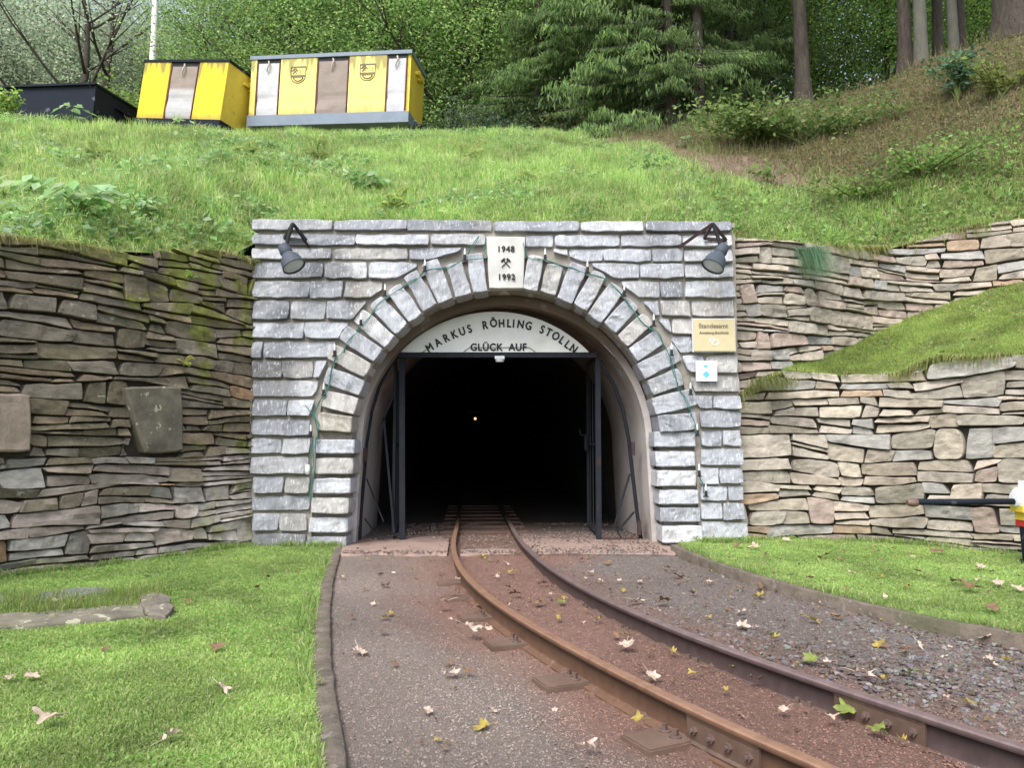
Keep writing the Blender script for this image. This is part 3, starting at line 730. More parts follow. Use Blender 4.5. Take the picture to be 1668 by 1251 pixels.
tag(B.build('meadow_grass', M['blade']), 'long uncut grass covering the bank above the portal', 'grass', kind='stuff')
# bunches of longer arching grass
B = MB()
for k in range(620):
    x0 = rg.uniform(-9.3, 3.6); t0 = rg.uniform(.03, 1.0); y0_ = float(rimY(x0)) + t0 * float(crestY(x0) - rimY(x0))
    if y0_ < 3.5 or abs(x0) > y0_ * .72 + .5 or veg_col(np.array([x0]), np.array([y0_]))[0] < .4 or dirt_path(np.array([x0]), np.array([y0_]))[0] > .2: continue
    m = 34; a = rg.uniform(0, 6.28, m); hh = rg.uniform(.14, .30) * min(1, .5 + t0 * 3); rr_ = hh * rg.uniform(.3, 1.1, m)
    xs = x0 + rg.normal(0, .03, m); ys = y0_ + rg.normal(0, .03, m)
    c = colmix(m, MG, [3, 3, 4, 1, 3], .15) * rg.uniform(.75, 1.35)
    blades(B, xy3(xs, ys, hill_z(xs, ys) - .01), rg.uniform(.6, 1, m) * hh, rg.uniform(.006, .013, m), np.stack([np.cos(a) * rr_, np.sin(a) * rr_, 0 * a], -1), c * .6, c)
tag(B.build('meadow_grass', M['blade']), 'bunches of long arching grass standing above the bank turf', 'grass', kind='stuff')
# broad-leaved weeds
n = 60000
xs = rg.uniform(-9.5, 8.5, n); t = rg.random(n)
ys = rimY(xs) + t * (crestY(xs) - rimY(xs)); w = fbm(xy3(xs, ys, 0), 1.4, 81, 2)
lv = veg_col(xs, ys)
want = np.where(xs < -2.2, np.clip((.60 - t) * 2 + (w - .5) * 5, 0, 1), np.clip((w - .47) * 5, 0, 1)); want = np.where(xs > 2.4, np.clip((.5 - t) * 1.8 + (w - .5) * 4, 0, 1), want)
ok = (ys > 3) & (np.abs(xs) < ys * .72 + .6) & (rg.random(n) < want * (.3 + .7 * lv)) & (dirt_path(xs, ys) < .3)
xs, ys = xs[ok], ys[ok]; n = len(xs); cl = vn(xy3(xs, ys, 0), 4, 52)
B = MB(); nr = rg.normal(size=(n, 3)) * .45 + [0, -.45, .8]
c = colmix(n, [(.30, .49, .19), (.20, .38, .12), (.42, .58, .33), (.36, .50, .16)], [4, 4, 2, 2], .2) * (.6 + .6 * cl)[:, None]
c = np.where((xs > 2.4)[:, None], c * [.8, .85, .6], c)
leafquads(B, xy3(xs, ys, hill_z(xs, ys) + rg.uniform(.02, .16, n)), rg.uniform(.03, .10, n) * np.where(xs < -2, 1.15, .8), nr, c, .7)
tag(B.build('weeds', M['leaf']), 'low broad-leaved weeds growing through the bank grass', 'plants', kind='stuff')
# dry scrub and litter on the right bank
n = 60000
xs = rg.uniform(1.8, 9.5, n); t = rg.random(n) * 1.1; ys = rimY(xs) + t * (crestY(xs) - rimY(xs)); lv = veg_col(xs, ys)
ok = (rg.random(n) < (.9 - .7 * lv) * (1 - .85 * dirt_path(xs, ys))); xs, ys = xs[ok], ys[ok]; n = len(xs)
B = MB(); leafquads(B, xy3(xs, ys, hill_z(xs, ys) + rg.uniform(0, .10, n) ** 1.3), rg.uniform(.02, .06, n), rg.normal(size=(n, 3)) * .8 + [0, -.3, .8], colmix(n, [(.24, .17, .10), (.16, .12, .075), (.32, .25, .16), (.17, .23, .07), (.30, .31, .12)], [2.5, 2.5, 2, 5, 3], .25), .7)
m = 9000; xs = rg.uniform(1.8, 9.5, m); t = rg.random(m) * 1.05; ys = rimY(xs) + t * (crestY(xs) - rimY(xs))
blades(B, xy3(xs, ys, hill_z(xs, ys)), rg.uniform(.08, .38, m), rg.uniform(.004, .008, m), rg.normal(0, .10, (m, 3)) * [1, 1, 0], colmix(m, [(.22, .18, .10), (.18, .19, .08)]), colmix(m, [(.38, .32, .20), (.28, .30, .13)]))
tag(B.build('leaf_litter', M['leaf']), 'brown dead leaves and dry stalks covering the right bank', 'leaf litter', kind='stuff')
# terrace grass
def bil(Vg, s, t):
    a, b = Vg.shape[:2]; i = s * (a - 1); j = t * (b - 1); i0 = np.clip(i.astype(int), 0, a - 2); j0 = np.clip(j.astype(int), 0, b - 2); fi = (i - i0)[:, None]; fj = (j - j0)[:, None]
    return Vg[i0, j0] * (1 - fi) * (1 - fj) + Vg[i0 + 1, j0] * fi * (1 - fj) + Vg[i0, j0 + 1] * (1 - fi) * fj + Vg[i0 + 1, j0 + 1] * fi * fj
n = 170000; s = rg.random(n); t = rg.random(n); pos = bil(Vt, s * .85, t)
c1 = colmix(n, LG, [3, 4, 2, 3, 1], .2) * (.45 + 1.15 * fbm(pos, 3, 14, 3))[:, None] * [1.08, 1, .95]
h = rg.uniform(.02, .05, n) * (.5 + fbm(pos, 5, 18, 2)); lean = rg.normal(0, .022, (n, 3)) * [1, 1, 0]; lip = t < .05
h[lip] *= 1.2; lean[lip] += [0, -.03, 0]
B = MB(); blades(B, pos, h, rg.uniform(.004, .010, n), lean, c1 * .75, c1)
m = 1500; pk = bil(Vt, rg.random(m) * .85, rg.random(m) ** .8); wk = fbm(pk, 2.2, 19, 2) > .5; pk = pk[wk]; m = len(pk)
leafquads(B, pk + [0, 0, .025], rg.uniform(.015, .045, m), rg.normal(size=(m, 3)) * .5 + [0, -.4, .8], colmix(m, [(.30, .46, .16), (.42, .50, .24), (.30, .22, .12)], [3, 2, 1.5]), .7)
tag(B.build('terrace_grass', M['blade']), 'sloping grass terrace between lower and upper right walls', 'grass', kind='stuff')
# fringe of grass hanging over wall tops
def fringe(B, xyf, zf, us, nrm_sign, n, hang=.12, col=None, spread=.10):
    u = rg.uniform(us[0], us[1], n); x, y = xyf(u); e = 1e-2; x2, y2 = xyf(u + e); tx, ty = x2 - x, y2 - y; l = np.hypot(tx, ty); nx, ny = ty / l * nrm_sign, -tx / l * nrm_sign
    cl = fbm(xy3(u * 2.6, 0, 0), 1, 91, 2); ok = rg.random(n) < np.clip((cl - .42) * 3, .03, 1); u, x, y, nx, ny = u[ok], x[ok], y[ok], nx[ok], ny[ok]; n = len(u)
    off = rg.uniform(-spread, .02, n); z = zf(u)
    base = xy3(x + nx * off, y + ny * off, z)
    d = rg.uniform(.5, 1, n) * .12
    lean = np.stack([nx * d + rg.normal(0, .04, n), ny * d, .03 - rg.random(n) ** 1.5 * hang * 1.6], -1)
    c = colmix(n, col or [(.28, .32, .10), (.20, .28, .07), (.40, .36, .18)], j=.25)
    th = rg.uniform(0, 3.14, n); sx = np.stack([np.cos(th), np.sin(th), 0 * th], -1) * .004
    mid = base + np.array([0, 0, .05]) + lean * .45 * [1, 1, 0]; tip = base + lean
    V = np.stack([base - sx, base + sx, mid - sx, mid + sx, tip], 1); i = np.arange(n)[:, None] * 5
    F = np.concatenate([i + np.array([[0, 1, 3]]), i + np.array([[0, 3, 2]]), i + np.array([[2, 3, 4]])])
    B.add(V.reshape(-1, 3), F, np.repeat(c, 5, 0))
B = MB()
fringe(B, xyL, lambda u: topL(u) - .01, (0, LL * .5), -1, 3500, .08)
fringe(B, xyU, lambda u: topU(u) + .01, (.1, LU * .6), 1, 5000, .13)
fringe(B, xyR, lambda u: topR(u) + .01, (0, LR * .5), 1, 4500, .11)
fringe(B, lambda u: (u - 2.5, 0 * u + 7.72), lambda u: 0 * u + 3.22, (0, 4.6), 1, 2500, .01, spread=.2)
tag(B.build('overhanging_grass', M['blade']), 'grass fringe hanging over the edges of the wall tops', 'grass', kind='stuff')

# ------------------------------------------------------------------ portal
PY = 7.5; SC = PY / FPX
portal = empty('tunnel_portal', (-.07, PY, 0), 'grey granite tunnel portal with arched entrance between the dry-stone walls', 'portal')
def mpP(u, v, d): return P(u, v, PY, d)
ACX, ACY, RI, RO = 823., 720., 248., 314.
left_courses = [
    (358, 378, [411, 543, 664, 803]), (381, 402, [411, 580, 701, 792]), (404, 425, [411, 543, 668, 795]), (427, 456, [412, 528, 600, 682, 730]),
    (458, 488, [412, 506, 560, 624, 700]), (490, 523, [412, 473, 531, 603, 670]), (525, 553, [411, 498, 575, 640]), (556, 586, [409, 429, 560, 620]),
    (588, 618, [411, 461, 512, 550, 590]), (620, 648, [411, 532, 575]), (651, 679, [410, 470, 522, 560]), (682, 711, [410, 511]),
    (714, 741, [409, 460, 508]), (744, 773, [409, 509]), (776, 805, [412, 464, 509]), (808, 833, [410, 508]), (836, 866, [411, 456, 503]), (869, 893, [411, 500])]
right_courses = [
    (360, 380, [803, 943, 1049, 1192]), (383, 404, [854, 902, 1010, 1111, 1192]), (406, 428, [854, 926, 982, 1062, 1113, 1192]), (429, 456, [940, 1041, 1114, 1195]),
    (458, 487, [960, 1075, 1114, 1197]), (490, 517, [985, 1039, 1075, 1125, 1196]), (519, 546, [1010, 1054, 1093, 1130, 1197]), (548, 577, [1030, 1080, 1127, 1199]),
    (579, 609, [1050, 1096, 1147, 1202]), (612, 641, [1065, 1105, 1205]), (644, 667, [1080, 1118, 1160, 1208]), (669, 698, [1090, 1124, 1208]),
    (701, 728, [1130, 1175, 1207]), (731, 759, [1129, 1211]), (762, 790, [1132, 1171, 1211]), (792, 817, [1135, 1184, 1211]), (819, 848, [1138, 1175, 1212]), (850, 879, [1142, 1217])]
def gcol():
    c = np.array(rnd.choice([(.47, .49, .53), (.52, .54, .58), (.43, .45, .49), (.56, .57, .59), (.37, .385, .42), (.48, .47, .45)])) * rnd.uniform(.66, .96)
    if rnd.random() < .015: c = np.array((.40, .38, .33))
    return c
def ringy(u, r=RO + 3):
    d = r * r - (u - ACX) ** 2
    return np.where(d > 0, ACY - np.sqrt(np.maximum(d, 0)), 1e4)
def stain(pts, cc):
    x, z = pts[..., 0], pts[..., 2]
    n = fbm(pts, 2.2, 61, 3)
    k = np.clip((n - .46) * 6, 0, 1) * np.clip((-x - .4) / 1.0, .25, 1) * np.clip(1.5 - abs(z - 2.2) / 1.1, .2, 1) * .7
    w = fbm(pts * [5, 5, .7], 1, 67, 3); k = np.maximum(k, np.clip((w - .55) * 6, 0, 1) * .3)
    cc = cc * (1 - k[..., None]) + np.array([.085, .09, .10]) * k[..., None]
    g = np.clip((.16 - z + (n - .5) * .5) * 6, 0, 1) * np.clip((-x - 1.5) * 2, 0, 1) * .8
    return cc * (1 - g[..., None]) + np.array([.10, .11, .05]) * g[..., None]
B = MB()
def courses(cs):
    for (y0, y1, js) in cs:
        wig = [rnd.uniform(-1.6, 1.6) for _ in js]
        for i in range(len(js) - 1):
            a, b = js[i] + .9, js[i + 1] - .9
            x0, x1 = a, b
            xs_ = np.linspace(a, b, 60)
            lim = ringy(xs_)
            okc = (np.minimum(y1, lim) - y0) > 7
            if not okc.any(): continue
            x0, x1 = xs_[okc].min(), xs_[okc].max()
            if x1 - x0 < 9: continue
            tilt_ = rnd.uniform(-1.2, 1.2)
            def fb(U, y=y1, t=tilt_): return np.minimum(y - 1.3 + t * (U - x0) / (x1 - x0), ringy(U) - 1)
            def ft(U, y=y0): return y + .1 + 0 * U
            stone(B, x0, x1, fb, ft, mpP, SC, gcol() * (.9 if y0 < 379 else 1), prot=rnd.uniform(.010, .024), back=.06, bev=.008, lean=rnd.uniform(.022, .045), rough=.006, flip=False, cr=.05, colf=stain, jit=.010,
                  slant=(rnd.uniform(-2, 2) if i else 0, rnd.uniform(-2, 2) if i < len(js) - 2 else 0))
courses(left_courses); courses(right_courses)
B.build('stone_courses', M['granite'], portal)
# voussoirs: radial stones then level jamb stones
B = MB()
def mpA(u, v, d):      # u = angle in radians from vertical * RI, v = radius
    th = u / RI
    return P(ACX + v * np.sin(th), ACY - v * np.cos(th), PY, d)
angs = [9.3, 15.8, 22.9, 29.2, 35.8, 42.6, 49.2, 55.8, 62.4, 69.6, 76.6, 83.6]
for sg in (-1, 1):
    bnd = [6.2] + [(angs[i] + angs[i + 1]) / 2 for i in range(len(angs) - 1)] + [87]
    for i in range(len(angs)):
        a0, a1 = R(bnd[i]) * RI + 1.0, R(bnd[i + 1]) * RI - 1.0
        if sg < 0: a0, a1 = -a1, -a0
        ri = RI + rnd.uniform(-2, 2); ro = RO + rnd.uniform(-11, 7) - (8 if i < 2 else 0)
        w = -.08 * (a1 - a0) * rnd.uniform(.8, 1.3)
        stone(B, a0, a1, lambda U: ri + 0 * U, lambda U: ro + 0 * U, mpA, SC, gcol() * 1.05, prot=rnd.uniform(.035, .07), back=.30, bev=.010, rough=.008, flip=False, cr=.04,
              slant=(-w if True else 0, w), jit=.007)
jl = [(712, 741, 579, 511), (744, 773, 577, 514), (776, 806, 574, 510), (809, 837, 571, 507), (840, 868, 568, 503), (871, 898, 566, 500)]
jl = [(714, 741, 579, 511), (744, 774, 577, 514), (777, 806, 574, 510), (809, 838, 571, 507), (841, 869, 568, 503), (872, 900, 566, 500)]
for y0, y1, xi, xo in jl:
    stone(B, xo + 1, xi, lambda U: y1 - 1.3 + 0 * U, lambda U: y0 + 1.3 + 0 * U, mpP, SC, gcol() * 1.05, prot=rnd.uniform(.02, .035), back=.30, bev=.014, lean=.03, rough=.008, cr=.04, jit=.006)
jr = [(701, 730, 1064, 1129), (733, 762, 1066, 1128), (764, 794, 1068, 1131), (796, 823, 1072, 1134), (825, 852, 1074, 1138), (854, 886, 1077, 1141)]
for y0, y1, xi, xo in jr:
    stone(B, xi, xo + 3, lambda U: y1 - 1.3 + 0 * U, lambda U: y0 + 1.3 + 0 * U, mpP, SC, gcol() * 1.08, prot=rnd.uniform(.02, .035), back=.30, bev=.014, lean=.03, rough=.008, cr=.04, jit=.006)
B.build('arch_stones', M['granite'], portal)
# mortar core with arched opening
B = MB()
xl, xr, zt = P(413, 500, PY)[0], P(1200, 500, PY)[0], zp(800, 362, PY)
acx = float(P(ACX, ACY, PY)[0]); acz = float(P(ACX, ACY, PY)[2]); ra = 1.505
th = np.linspace(0, math.pi, 61)
arch = [(acx - ra - .04, -.05), (acx - ra - .03, acz * .5)] + [(acx - ra * math.cos(t), acz + ra * math.sin(t)) for t in th] + [(acx + ra + .03, acz * .5), (acx + ra + .04, -.05)]
arch = np.array(arch); out = []
cx_, cz_ = acx, acz
for (x, z) in arch:
    if z <= acz: out.append((xl if x < acx else xr, z)); continue
    dx, dz = x - cx_, z - cz_
    k = min((xr - cx_) / dx if dx > 1e-6 else 1e9, (xl - cx_) / dx if dx < -1e-6 else 1e9, (zt - cz_) / dz if dz > 1e-6 else 1e9)
    out.append((cx_ + dx * k, cz_ + dz * k))
out = np.array(out); y0, y1 = PY + .004, PY + .48
am = arch + (out - arch) * np.clip(.33 / (np.linalg.norm(out - arch, axis=1) + 1e-6), 0, .9)[:, None]
g = np.stack([xy3(arch[:, 0], y1, arch[:, 1]), xy3(arch[:, 0], y0 + .04, arch[:, 1]), xy3(am[:, 0], y0 + .04, am[:, 1]), xy3(am[:, 0], y0, am[:, 1]), xy3(out[:, 0], y0, out[:, 1]), xy3(out[:, 0], y1, out[:, 1])], 1)
B.grid(g); B.box((xl, y0 + .01, zt - .05), (xr, y1, zt - .004)); B.build('mortar_core', M['mortar'], portal)
# keystone with carved years and crossed hammers
B = MB()
def kb(U): return 472 + 0 * U
def kt(U): return 388 + 0 * U
stone(B, 797, 852.5, kb, kt, mpP, SC, (1, 1, 1), prot=.07, back=.30, bev=.008, rough=.0008, cr=.01, jit=.001, slant=(-5, 3.5), maxn=20)
key = B.build('keystone', M['plaster'], portal)
def text_geo(s, size, ext=.002, space=1.0):
    cu = bpy.data.curves.new('t', 'FONT'); cu.body = s; cu.size = size; cu.extrude = ext; cu.align_x = 'CENTER'; cu.align_y = 'CENTER'; cu.space_character = space
    o = bpy.data.objects.new('t', cu); C.objects.link(o)
    dg = bpy.context.evaluated_depsgraph_get(); me = bpy.data.meshes.new_from_object(o.evaluated_get(dg))
    V = np.array([v.co[:] for v in me.vertices]); F = [list(p.vertices) for p in me.polygons]
    C.objects.unlink(o); bpy.data.objects.remove(o); bpy.data.meshes.remove(me); bpy.data.curves.remove(cu)
    return V, F
def addtext(B, s, size, org, ax=(1, 0, 0), up=(0, 0, 1), ext=.002, rot=0, sx=1, space=1.0, bold=0):
    V, F = text_geo(s, size, ext, space)
    ax, up = np.array(ax, float), np.array(up, float)
    ax /= np.linalg.norm(ax); up /= np.linalg.norm(up); nrm = np.cross(ax, up)
    c, s_ = math.cos(rot), math.sin(rot)
    k = 0
    for dx, dz in ([(0, 0)] if not bold else [(-bold, 0), (bold, 0), (0, bold), (0, -bold)]):
        x = V[:, 0] * sx + dx; y = V[:, 1] + dz
        W_ = np.array(org) + (x * c - y * s_)[:, None] * ax + (x * s_ + y * c)[:, None] * up + (V[:, 2] + k)[:, None] * nrm
        B.add(W_, [np.array(f) for f in F]); k += .0002
def hammers(B, ctr, L, ax=(1, 0, 0), up=(0, 0, 1), th=.004):
    ax, up = np.array(ax, float), np.array(up, float); ax /= np.linalg.norm(ax); up /= np.linalg.norm(up); nr = np.cross(ax, up)
    for k, a in enumerate((R(42), R(-42))):
        c, s = math.cos(a), math.sin(a)
        def MM(V, c=c, s=s, k=k):
            x, y = V[:, 0] * c - V[:, 1] * s, V[:, 0] * s + V[:, 1] * c
            return np.array(ctr) + x[:, None] * ax + y[:, None] * up + (V[:, 2] + k * .0015)[:, None] * nr
        B.box((-L * .045, -L * .55, 0), (L * .045, L * .42, th), M=MM)
        if k == 0: B.box((-L * .24, L * .28, 0), (L * .22, L * .46, th + .001), M=MM)
        else:
            V = np.array([(-L * .22, L * .28, 0), (L * .12, L * .28, 0), (L * .30, L * .37, 0), (L * .12, L * .46, 0), (-L * .22, L * .46, 0)])
            V2 = V + [0, 0, th + .001]; F = [np.array([5, 6, 7, 8, 9])] + [np.array([i, (i + 1) % 5, 5 + (i + 1) % 5, 5 + i]) for i in range(5)]
            B.add(MM(np.concatenate([V, V2])), F)
B = MB(); kp = .0765
addtext(B, '1948', .080, P(824, 409, PY, kp), ext=.003, space=1.12, bold=.0022)
addtext(B, '1992', .080, P(825, 454, PY, kp), ext=.003, space=1.12, bold=.0022)
hammers(B, P(824, 431, PY, kp - .002), .105)
B.build('inscription', M['ink'], key)

# concrete lining and tunnel bore
def archprof(hw, zc, rz, n=40, low=-.05, spl=.05):
    th = np.linspace(0, math.pi, n)
    return np.array([(-hw - spl, low), (-hw - spl * .6, zc * .4), (-hw - spl * .2, zc * .8)] + [(-hw * math.cos(t), zc + rz * math.sin(t)) for t in th] + [(hw + spl * .2, zc * .8), (hw + spl * .6, zc * .4), (hw + spl, low)])
def axisx(y): return acx - .0576 * (y - PY)
def sweep(B, prof, ys, col, flip=False, noise=0.0):
    g = np.stack([xy3(prof[:, 0] + axisx(y), y + 0 * prof[:, 0], prof[:, 1]) for y in ys], 1)
    if noise: g[..., 0] += (fbm(g, 2.5, 7, 3) - .5) * noise; g[..., 2] += (fbm(g, 2.5, 8, 3) - .5) * noise * (g[..., 2] > .1)
    c = col(g) if callable(col) else col
    B.grid(g, c, flip)
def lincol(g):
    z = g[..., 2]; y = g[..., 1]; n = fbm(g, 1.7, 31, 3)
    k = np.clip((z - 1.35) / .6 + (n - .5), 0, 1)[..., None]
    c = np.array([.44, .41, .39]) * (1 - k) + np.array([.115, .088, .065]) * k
    d = np.clip((y - 8.7) / 1.3, 0, 1)[..., None]  # lining colour fades to near black, imitating daylight dying away inside
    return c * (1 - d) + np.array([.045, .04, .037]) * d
B = MB(); pr = archprof(1.435, acz, 1.40); pr0 = archprof(1.50, acz, 1.50)
YF = PY + .27
f = np.stack([xy3(pr0[:, 0] + axisx(YF), YF + 0 * pr0[:, 0], pr0[:, 1]), xy3(pr[:, 0] + axisx(YF), YF + 0 * pr[:, 0], pr[:, 1])], 1)
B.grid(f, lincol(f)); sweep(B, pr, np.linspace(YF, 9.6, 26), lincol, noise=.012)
B.build('concrete_lining', M['concrete'], portal, smooth=True)
B = MB(); sweep(B, archprof(1.52, acz, 1.5, spl=.1), np.concatenate([np.linspace(9.55, 14, 50), np.linspace(14.5, 44, 60)]), (.022, .019, .017), noise=.22)
e = archprof(1.7, acz, 1.7); B.add(xy3(e[:, 0] + axisx(44), 44, e[:, 1]), [np.arange(len(e))], (.02, .02, .02))
tag_st(B.build('tunnel_bore', M['soil']))
B = MB(); lp = P(774, 682, 36); B.lathe([(-.055, 0), (-.04, .04), (0, .055), (.04, .04), (.055, 0)], lp, (0, 0, 1), 12)
tl = empty('tunnel_lamp', lp, 'small glowing warm lamp deep inside the dark tunnel', 'lamp')
B.build('bulb', M['glow'], tl); B = MB(); B.tube([lp + [0, 0, .05], lp + [0, 0, .45]], .015); B.build('lamp_stem', M['clip'], tl)

# concrete threshold
B = MB()
gx0 = np.linspace(-1.66, 1.62, 50)
for xa, xb in ((-1.66, float(railx(cL, 7.5)) - .05), (float(railx(cL, 7.5)) + .07, float(railx(cR, 7.5)) - .07), (float(railx(cR, 7.5)) + .05, 1.52)):
    xs = np.linspace(xa, xb, 26); yf = 6.98 + .20 * (fbm(xy3(xs * 4, 0, 0), 1, 5, 3) - .5) + (.10 * (xs > 0)); yb = 8.55 if xa > -1 else 8.3
    if -1 < xa < 0: yb = 7.35
    g = np.stack([xy3(xs, yf - .015, -.02), xy3(xs, yf, .018), xy3(xs, yf + .03, .026), xy3(xs, .5 * (yf + yb), .028), xy3(xs, yb, .022), xy3(xs, yb + .02, -.02)], 1)
    off = lambda y: np.interp(y, [7, 7.5, 8.3], [.03, 0, -.06])
    g[..., 0] += off(g[..., 1]) * (1 if xa > -1.5 else 1)
    g[..., 2] += (fbm(g, 6, 3, 2) - .5) * .016
    B.grid(g, (1, 1, 1))
tag_st(B.build('threshold', M['threshold'], smooth=True))

n = 9000; yy = 6.95 + 2.6 * rg.random(n) ** 1.2; xx = axisx(yy) + rg.uniform(-1.5, 1.45, n)
wt = np.clip((fbm(xy3(xx, yy, 0), 2, 98, 2) - .42) * 5, .04, 1) * np.clip(.25 + np.abs(yy - 7.6), 0, 1); wt = np.maximum(wt, (yy < 7.12) * .7)
ok = (rg.random(n) < wt) & (np.abs(xx - railx(cL, yy)) > .05) & (np.abs(xx - railx(cR, yy)) > .05); xx, yy = xx[ok], yy[ok]; n = len(xx); sz = rg.uniform(.004, .014, n)
B = MB(); pebbles(B, xy3(xx, yy, .030 + sz * .2), sz, colmix(n, [(.16, .115, .10), (.11, .08, .07), (.22, .18, .16)], j=.25) * (1 - .5 * np.clip(yy - 8.2, 0, 1))[:, None])  # grit colour dimmed with depth to match the painted tunnel gloom
tag(B.build('loose_grit', M['pebble']), 'loose grit scattered over the pinkish threshold and tunnel floor', 'gravel', kind='stuff')
# ------------------------------------------------------------------ track
track = empty('railway_track', (float(track_mid(5)), 5, 0), 'rusty narrow-gauge railway track curving out of the tunnel', 'railway track')
ys_ = np.concatenate([np.linspace(.9, 2.4, 12)[:-1], np.linspace(2.4, 9, 90), np.linspace(9.2, 40, 40)])
prof = [(-.040, 0), (-.040, .008), (-.008, .017), (-.005, .022), (-.005, .098), (-.010, .104), (-.022, .108), (-.023, .126), (-.018, .132), (.018, .132), (.023, .126), (.022, .108), (.010, .104), (.005, .098), (.005, .022), (.008, .017), (.040, .008), (.040, 0)]
def railframe(c, y):
    x = railx(c, y); e = .01; tx = (railx(c, y + e) - railx(c, y - e)) / (2 * e); l = np.sqrt(1 + tx * tx)
    return x, 1 / l, -tx / l, tx / l, 1 / l      # x, normal(x,y), tangent(x,y)
rails = []
for c, tint in ((cL, (.20, .115, .075)), (cR, (.135, .098, .095))):
    B = MB(); x, nx, ny, tx, ty = railframe(c, ys_)
    z0 = RAILZ - .132
    g = np.stack([xy3(x + nx * a, ys_ + ny * a, z0 + b) for a, b in prof], 1)
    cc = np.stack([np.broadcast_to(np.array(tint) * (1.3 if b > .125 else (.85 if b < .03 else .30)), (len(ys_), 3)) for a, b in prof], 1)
    cc = cc * (1 - .85 * np.clip((ys_ - 8.3) / 1.5, 0, 1))[:, None, None]  # rails darkened past the portal, tunnel shade put into their colour
    B.grid(g, cc, flip=True); rails.append(B.build('rail', M['rail'], track))
def yat(c, px, py):
    return G(px, py, RAILZ)[1]
for c, r, (pa, pb), sg in ((cL, rails[0], ((1113, 1150), (1228, 1203)), -1), (cR, rails[1], ((1355, 1117), (1490, 1165)), -1)):
    ya, yb = yat(c, *pa), yat(c, *pb)
    for s2 in (-1, 1):
        B = MB(); yy = np.linspace(yb, ya, 12); x, nx, ny, tx, ty = railframe(c, yy)
        pf = [(.0065, .014), (.026, .014), (.028, .020), (.018, .028), (.018, .096), (.022, .1065), (.0065, .1065)]
        g = np.stack([xy3(x + nx * a * s2, yy + ny * a * s2, RAILZ - .132 + b) for a, b in pf], 1)
        B.grid(g, (.13, .085, .065), flip=s2 > 0)
        for k in (0, -1): B.add(g[k], [np.arange(len(pf))], (.13, .085, .065))
        fp = B.build('fishplate', M['rail'], r)
        for f in (.12, .38, .62, .88):
            y = yb + (ya - yb) * f; x, nx, ny, tx, ty = railframe(c, np.array([y])); o = np.array([x[0] + nx[0] * .016 * s2, y + ny[0] * .018 * s2, RAILZ - .132 + .064])
            Bm = MB(); Bm.lathe([(0, 0), (0, .016), (.012, .016), (.013, .0), ], o, (nx[0] * s2, ny[0] * s2, 0), 6); Bm.lathe([(.012, .008), (.024, .008), (.024, 0)], o, (nx[0] * s2, ny[0] * s2, 0), 8); Bm.build('bolt', M['bolt'], fp)

# sleepers
def mid_frame(y):
    x = track_mid(y); e = .02; tx = (track_mid(y + e) - track_mid(y - e)) / (2 * e); l = math.hypot(1, tx)
    return float(x), 1 / l, -float(tx) / l
sly = []
y = 2.0; 
tx_ends = [(1052, 1204), (895, 1108), (812, 1046), (748, 1004)]
for a, b in tx_ends: sly.append(('e', G(a, b, -.02)))
acc = []
for _, p in sly:
    best = min(np.arange(1.5, 7.5, .01), key=lambda yy: abs((p[0] - mid_frame(yy)[0]) * 0 + np.hypot(p[0] - (mid_frame(yy)[0] - .47 * mid_frame(yy)[1]), p[1] - (yy - .47 * mid_frame(yy)[2]))))
    acc.append(best)
acc += [acc[-1] + .55 * k for k in range(1, 3)]
acc += [1.6]
acc += list(np.arange(7.85, 13, .52))
for i, y in enumerate(acc):
    x, nx, ny = mid_frame(y); wv = .085
    half = .50
    B = MB(); tx_, ty_ = -ny, nx
    def MM(V): return np.stack([x + V[:, 0] * nx + V[:, 1] * tx_, y + V[:, 0] * ny + V[:, 1] * ty_, V[:, 2]], -1)
    zt_ = -.022 if y < 7 else .012
    B.box((-half, -wv, -.12), (half, wv, zt_ - .006), M=MM); B.box((-half + .006, -wv + .006, zt_ - .006), (half - .006, wv - .006, zt_), M=MM)
    sp = B.build('sleeper', M['sleeper'], track)
    if y < 5:
        for c in (cL, cR):
            for s2 in (-1, 1):
                k = min(np.linspace(y - .5, y + .5, 201), key=lambda q: abs((railx(c, q) - x) * tx_ + (q - y) * ty_))
                fx, fnx, fny, ftx, fty = railframe(c, np.array([k]))
                for dd in ((-.03, .03) if s2 < 0 else (0,)):
                    o = np.array([fx[0] + fnx[0] * .05 * s2 + ftx[0] * dd, k + fny[0] * .05 * s2 + fty[0] * dd, zt_])
                    B = MB(); B.lathe([(0, .0), (0, .022), (.005, .022), (.007, .012), (.007, 0)], o, (0, 0, 1), 12); B.lathe([(.006, .0115), (.028, .0105), (.028, 0)], o, (rnd.uniform(-.1, .1), 0, 1), 4)
                    B.build('coach_screw', M['bolt'], sp)

# ------------------------------------------------------------------ gate frame and lunette sign
GY = 7.97
gate = empty('tunnel_gate', (acx, GY, 0), 'dark steel gate frame with side braces and two inward-opened leaves inside the portal', 'gate')
def bar(B, a, b, w, d, c=(1, 1, 1)):
    a, b = np.array(a, float), np.array(b, float); t = b - a; l = np.linalg.norm(t); t /= l
    yv = np.array([0, 1., 0]) if abs(t[1]) < .9 else np.array([1., 0, 0]); s = np.cross(t, yv); s /= np.linalg.norm(s); y = np.cross(s, t)
    def MM(V): return a + V[:, 0:1] * s + V[:, 1:2] * y + V[:, 2:3] * t
    B.box((-w / 2, -d / 2, 0), (w / 2, d / 2, l), c, MM)
def gp(px, py, Y=GY): return P(px, py, Y)
B = MB(); bar(B, gp(655, 578), gp(655.5, 887), .058, .05); B.build('post', M['steel'], gate)
B = MB(); bar(B, gp(973.5, 578), gp(975.5, 880), .052, .05); B.build('post', M['steel'], gate)
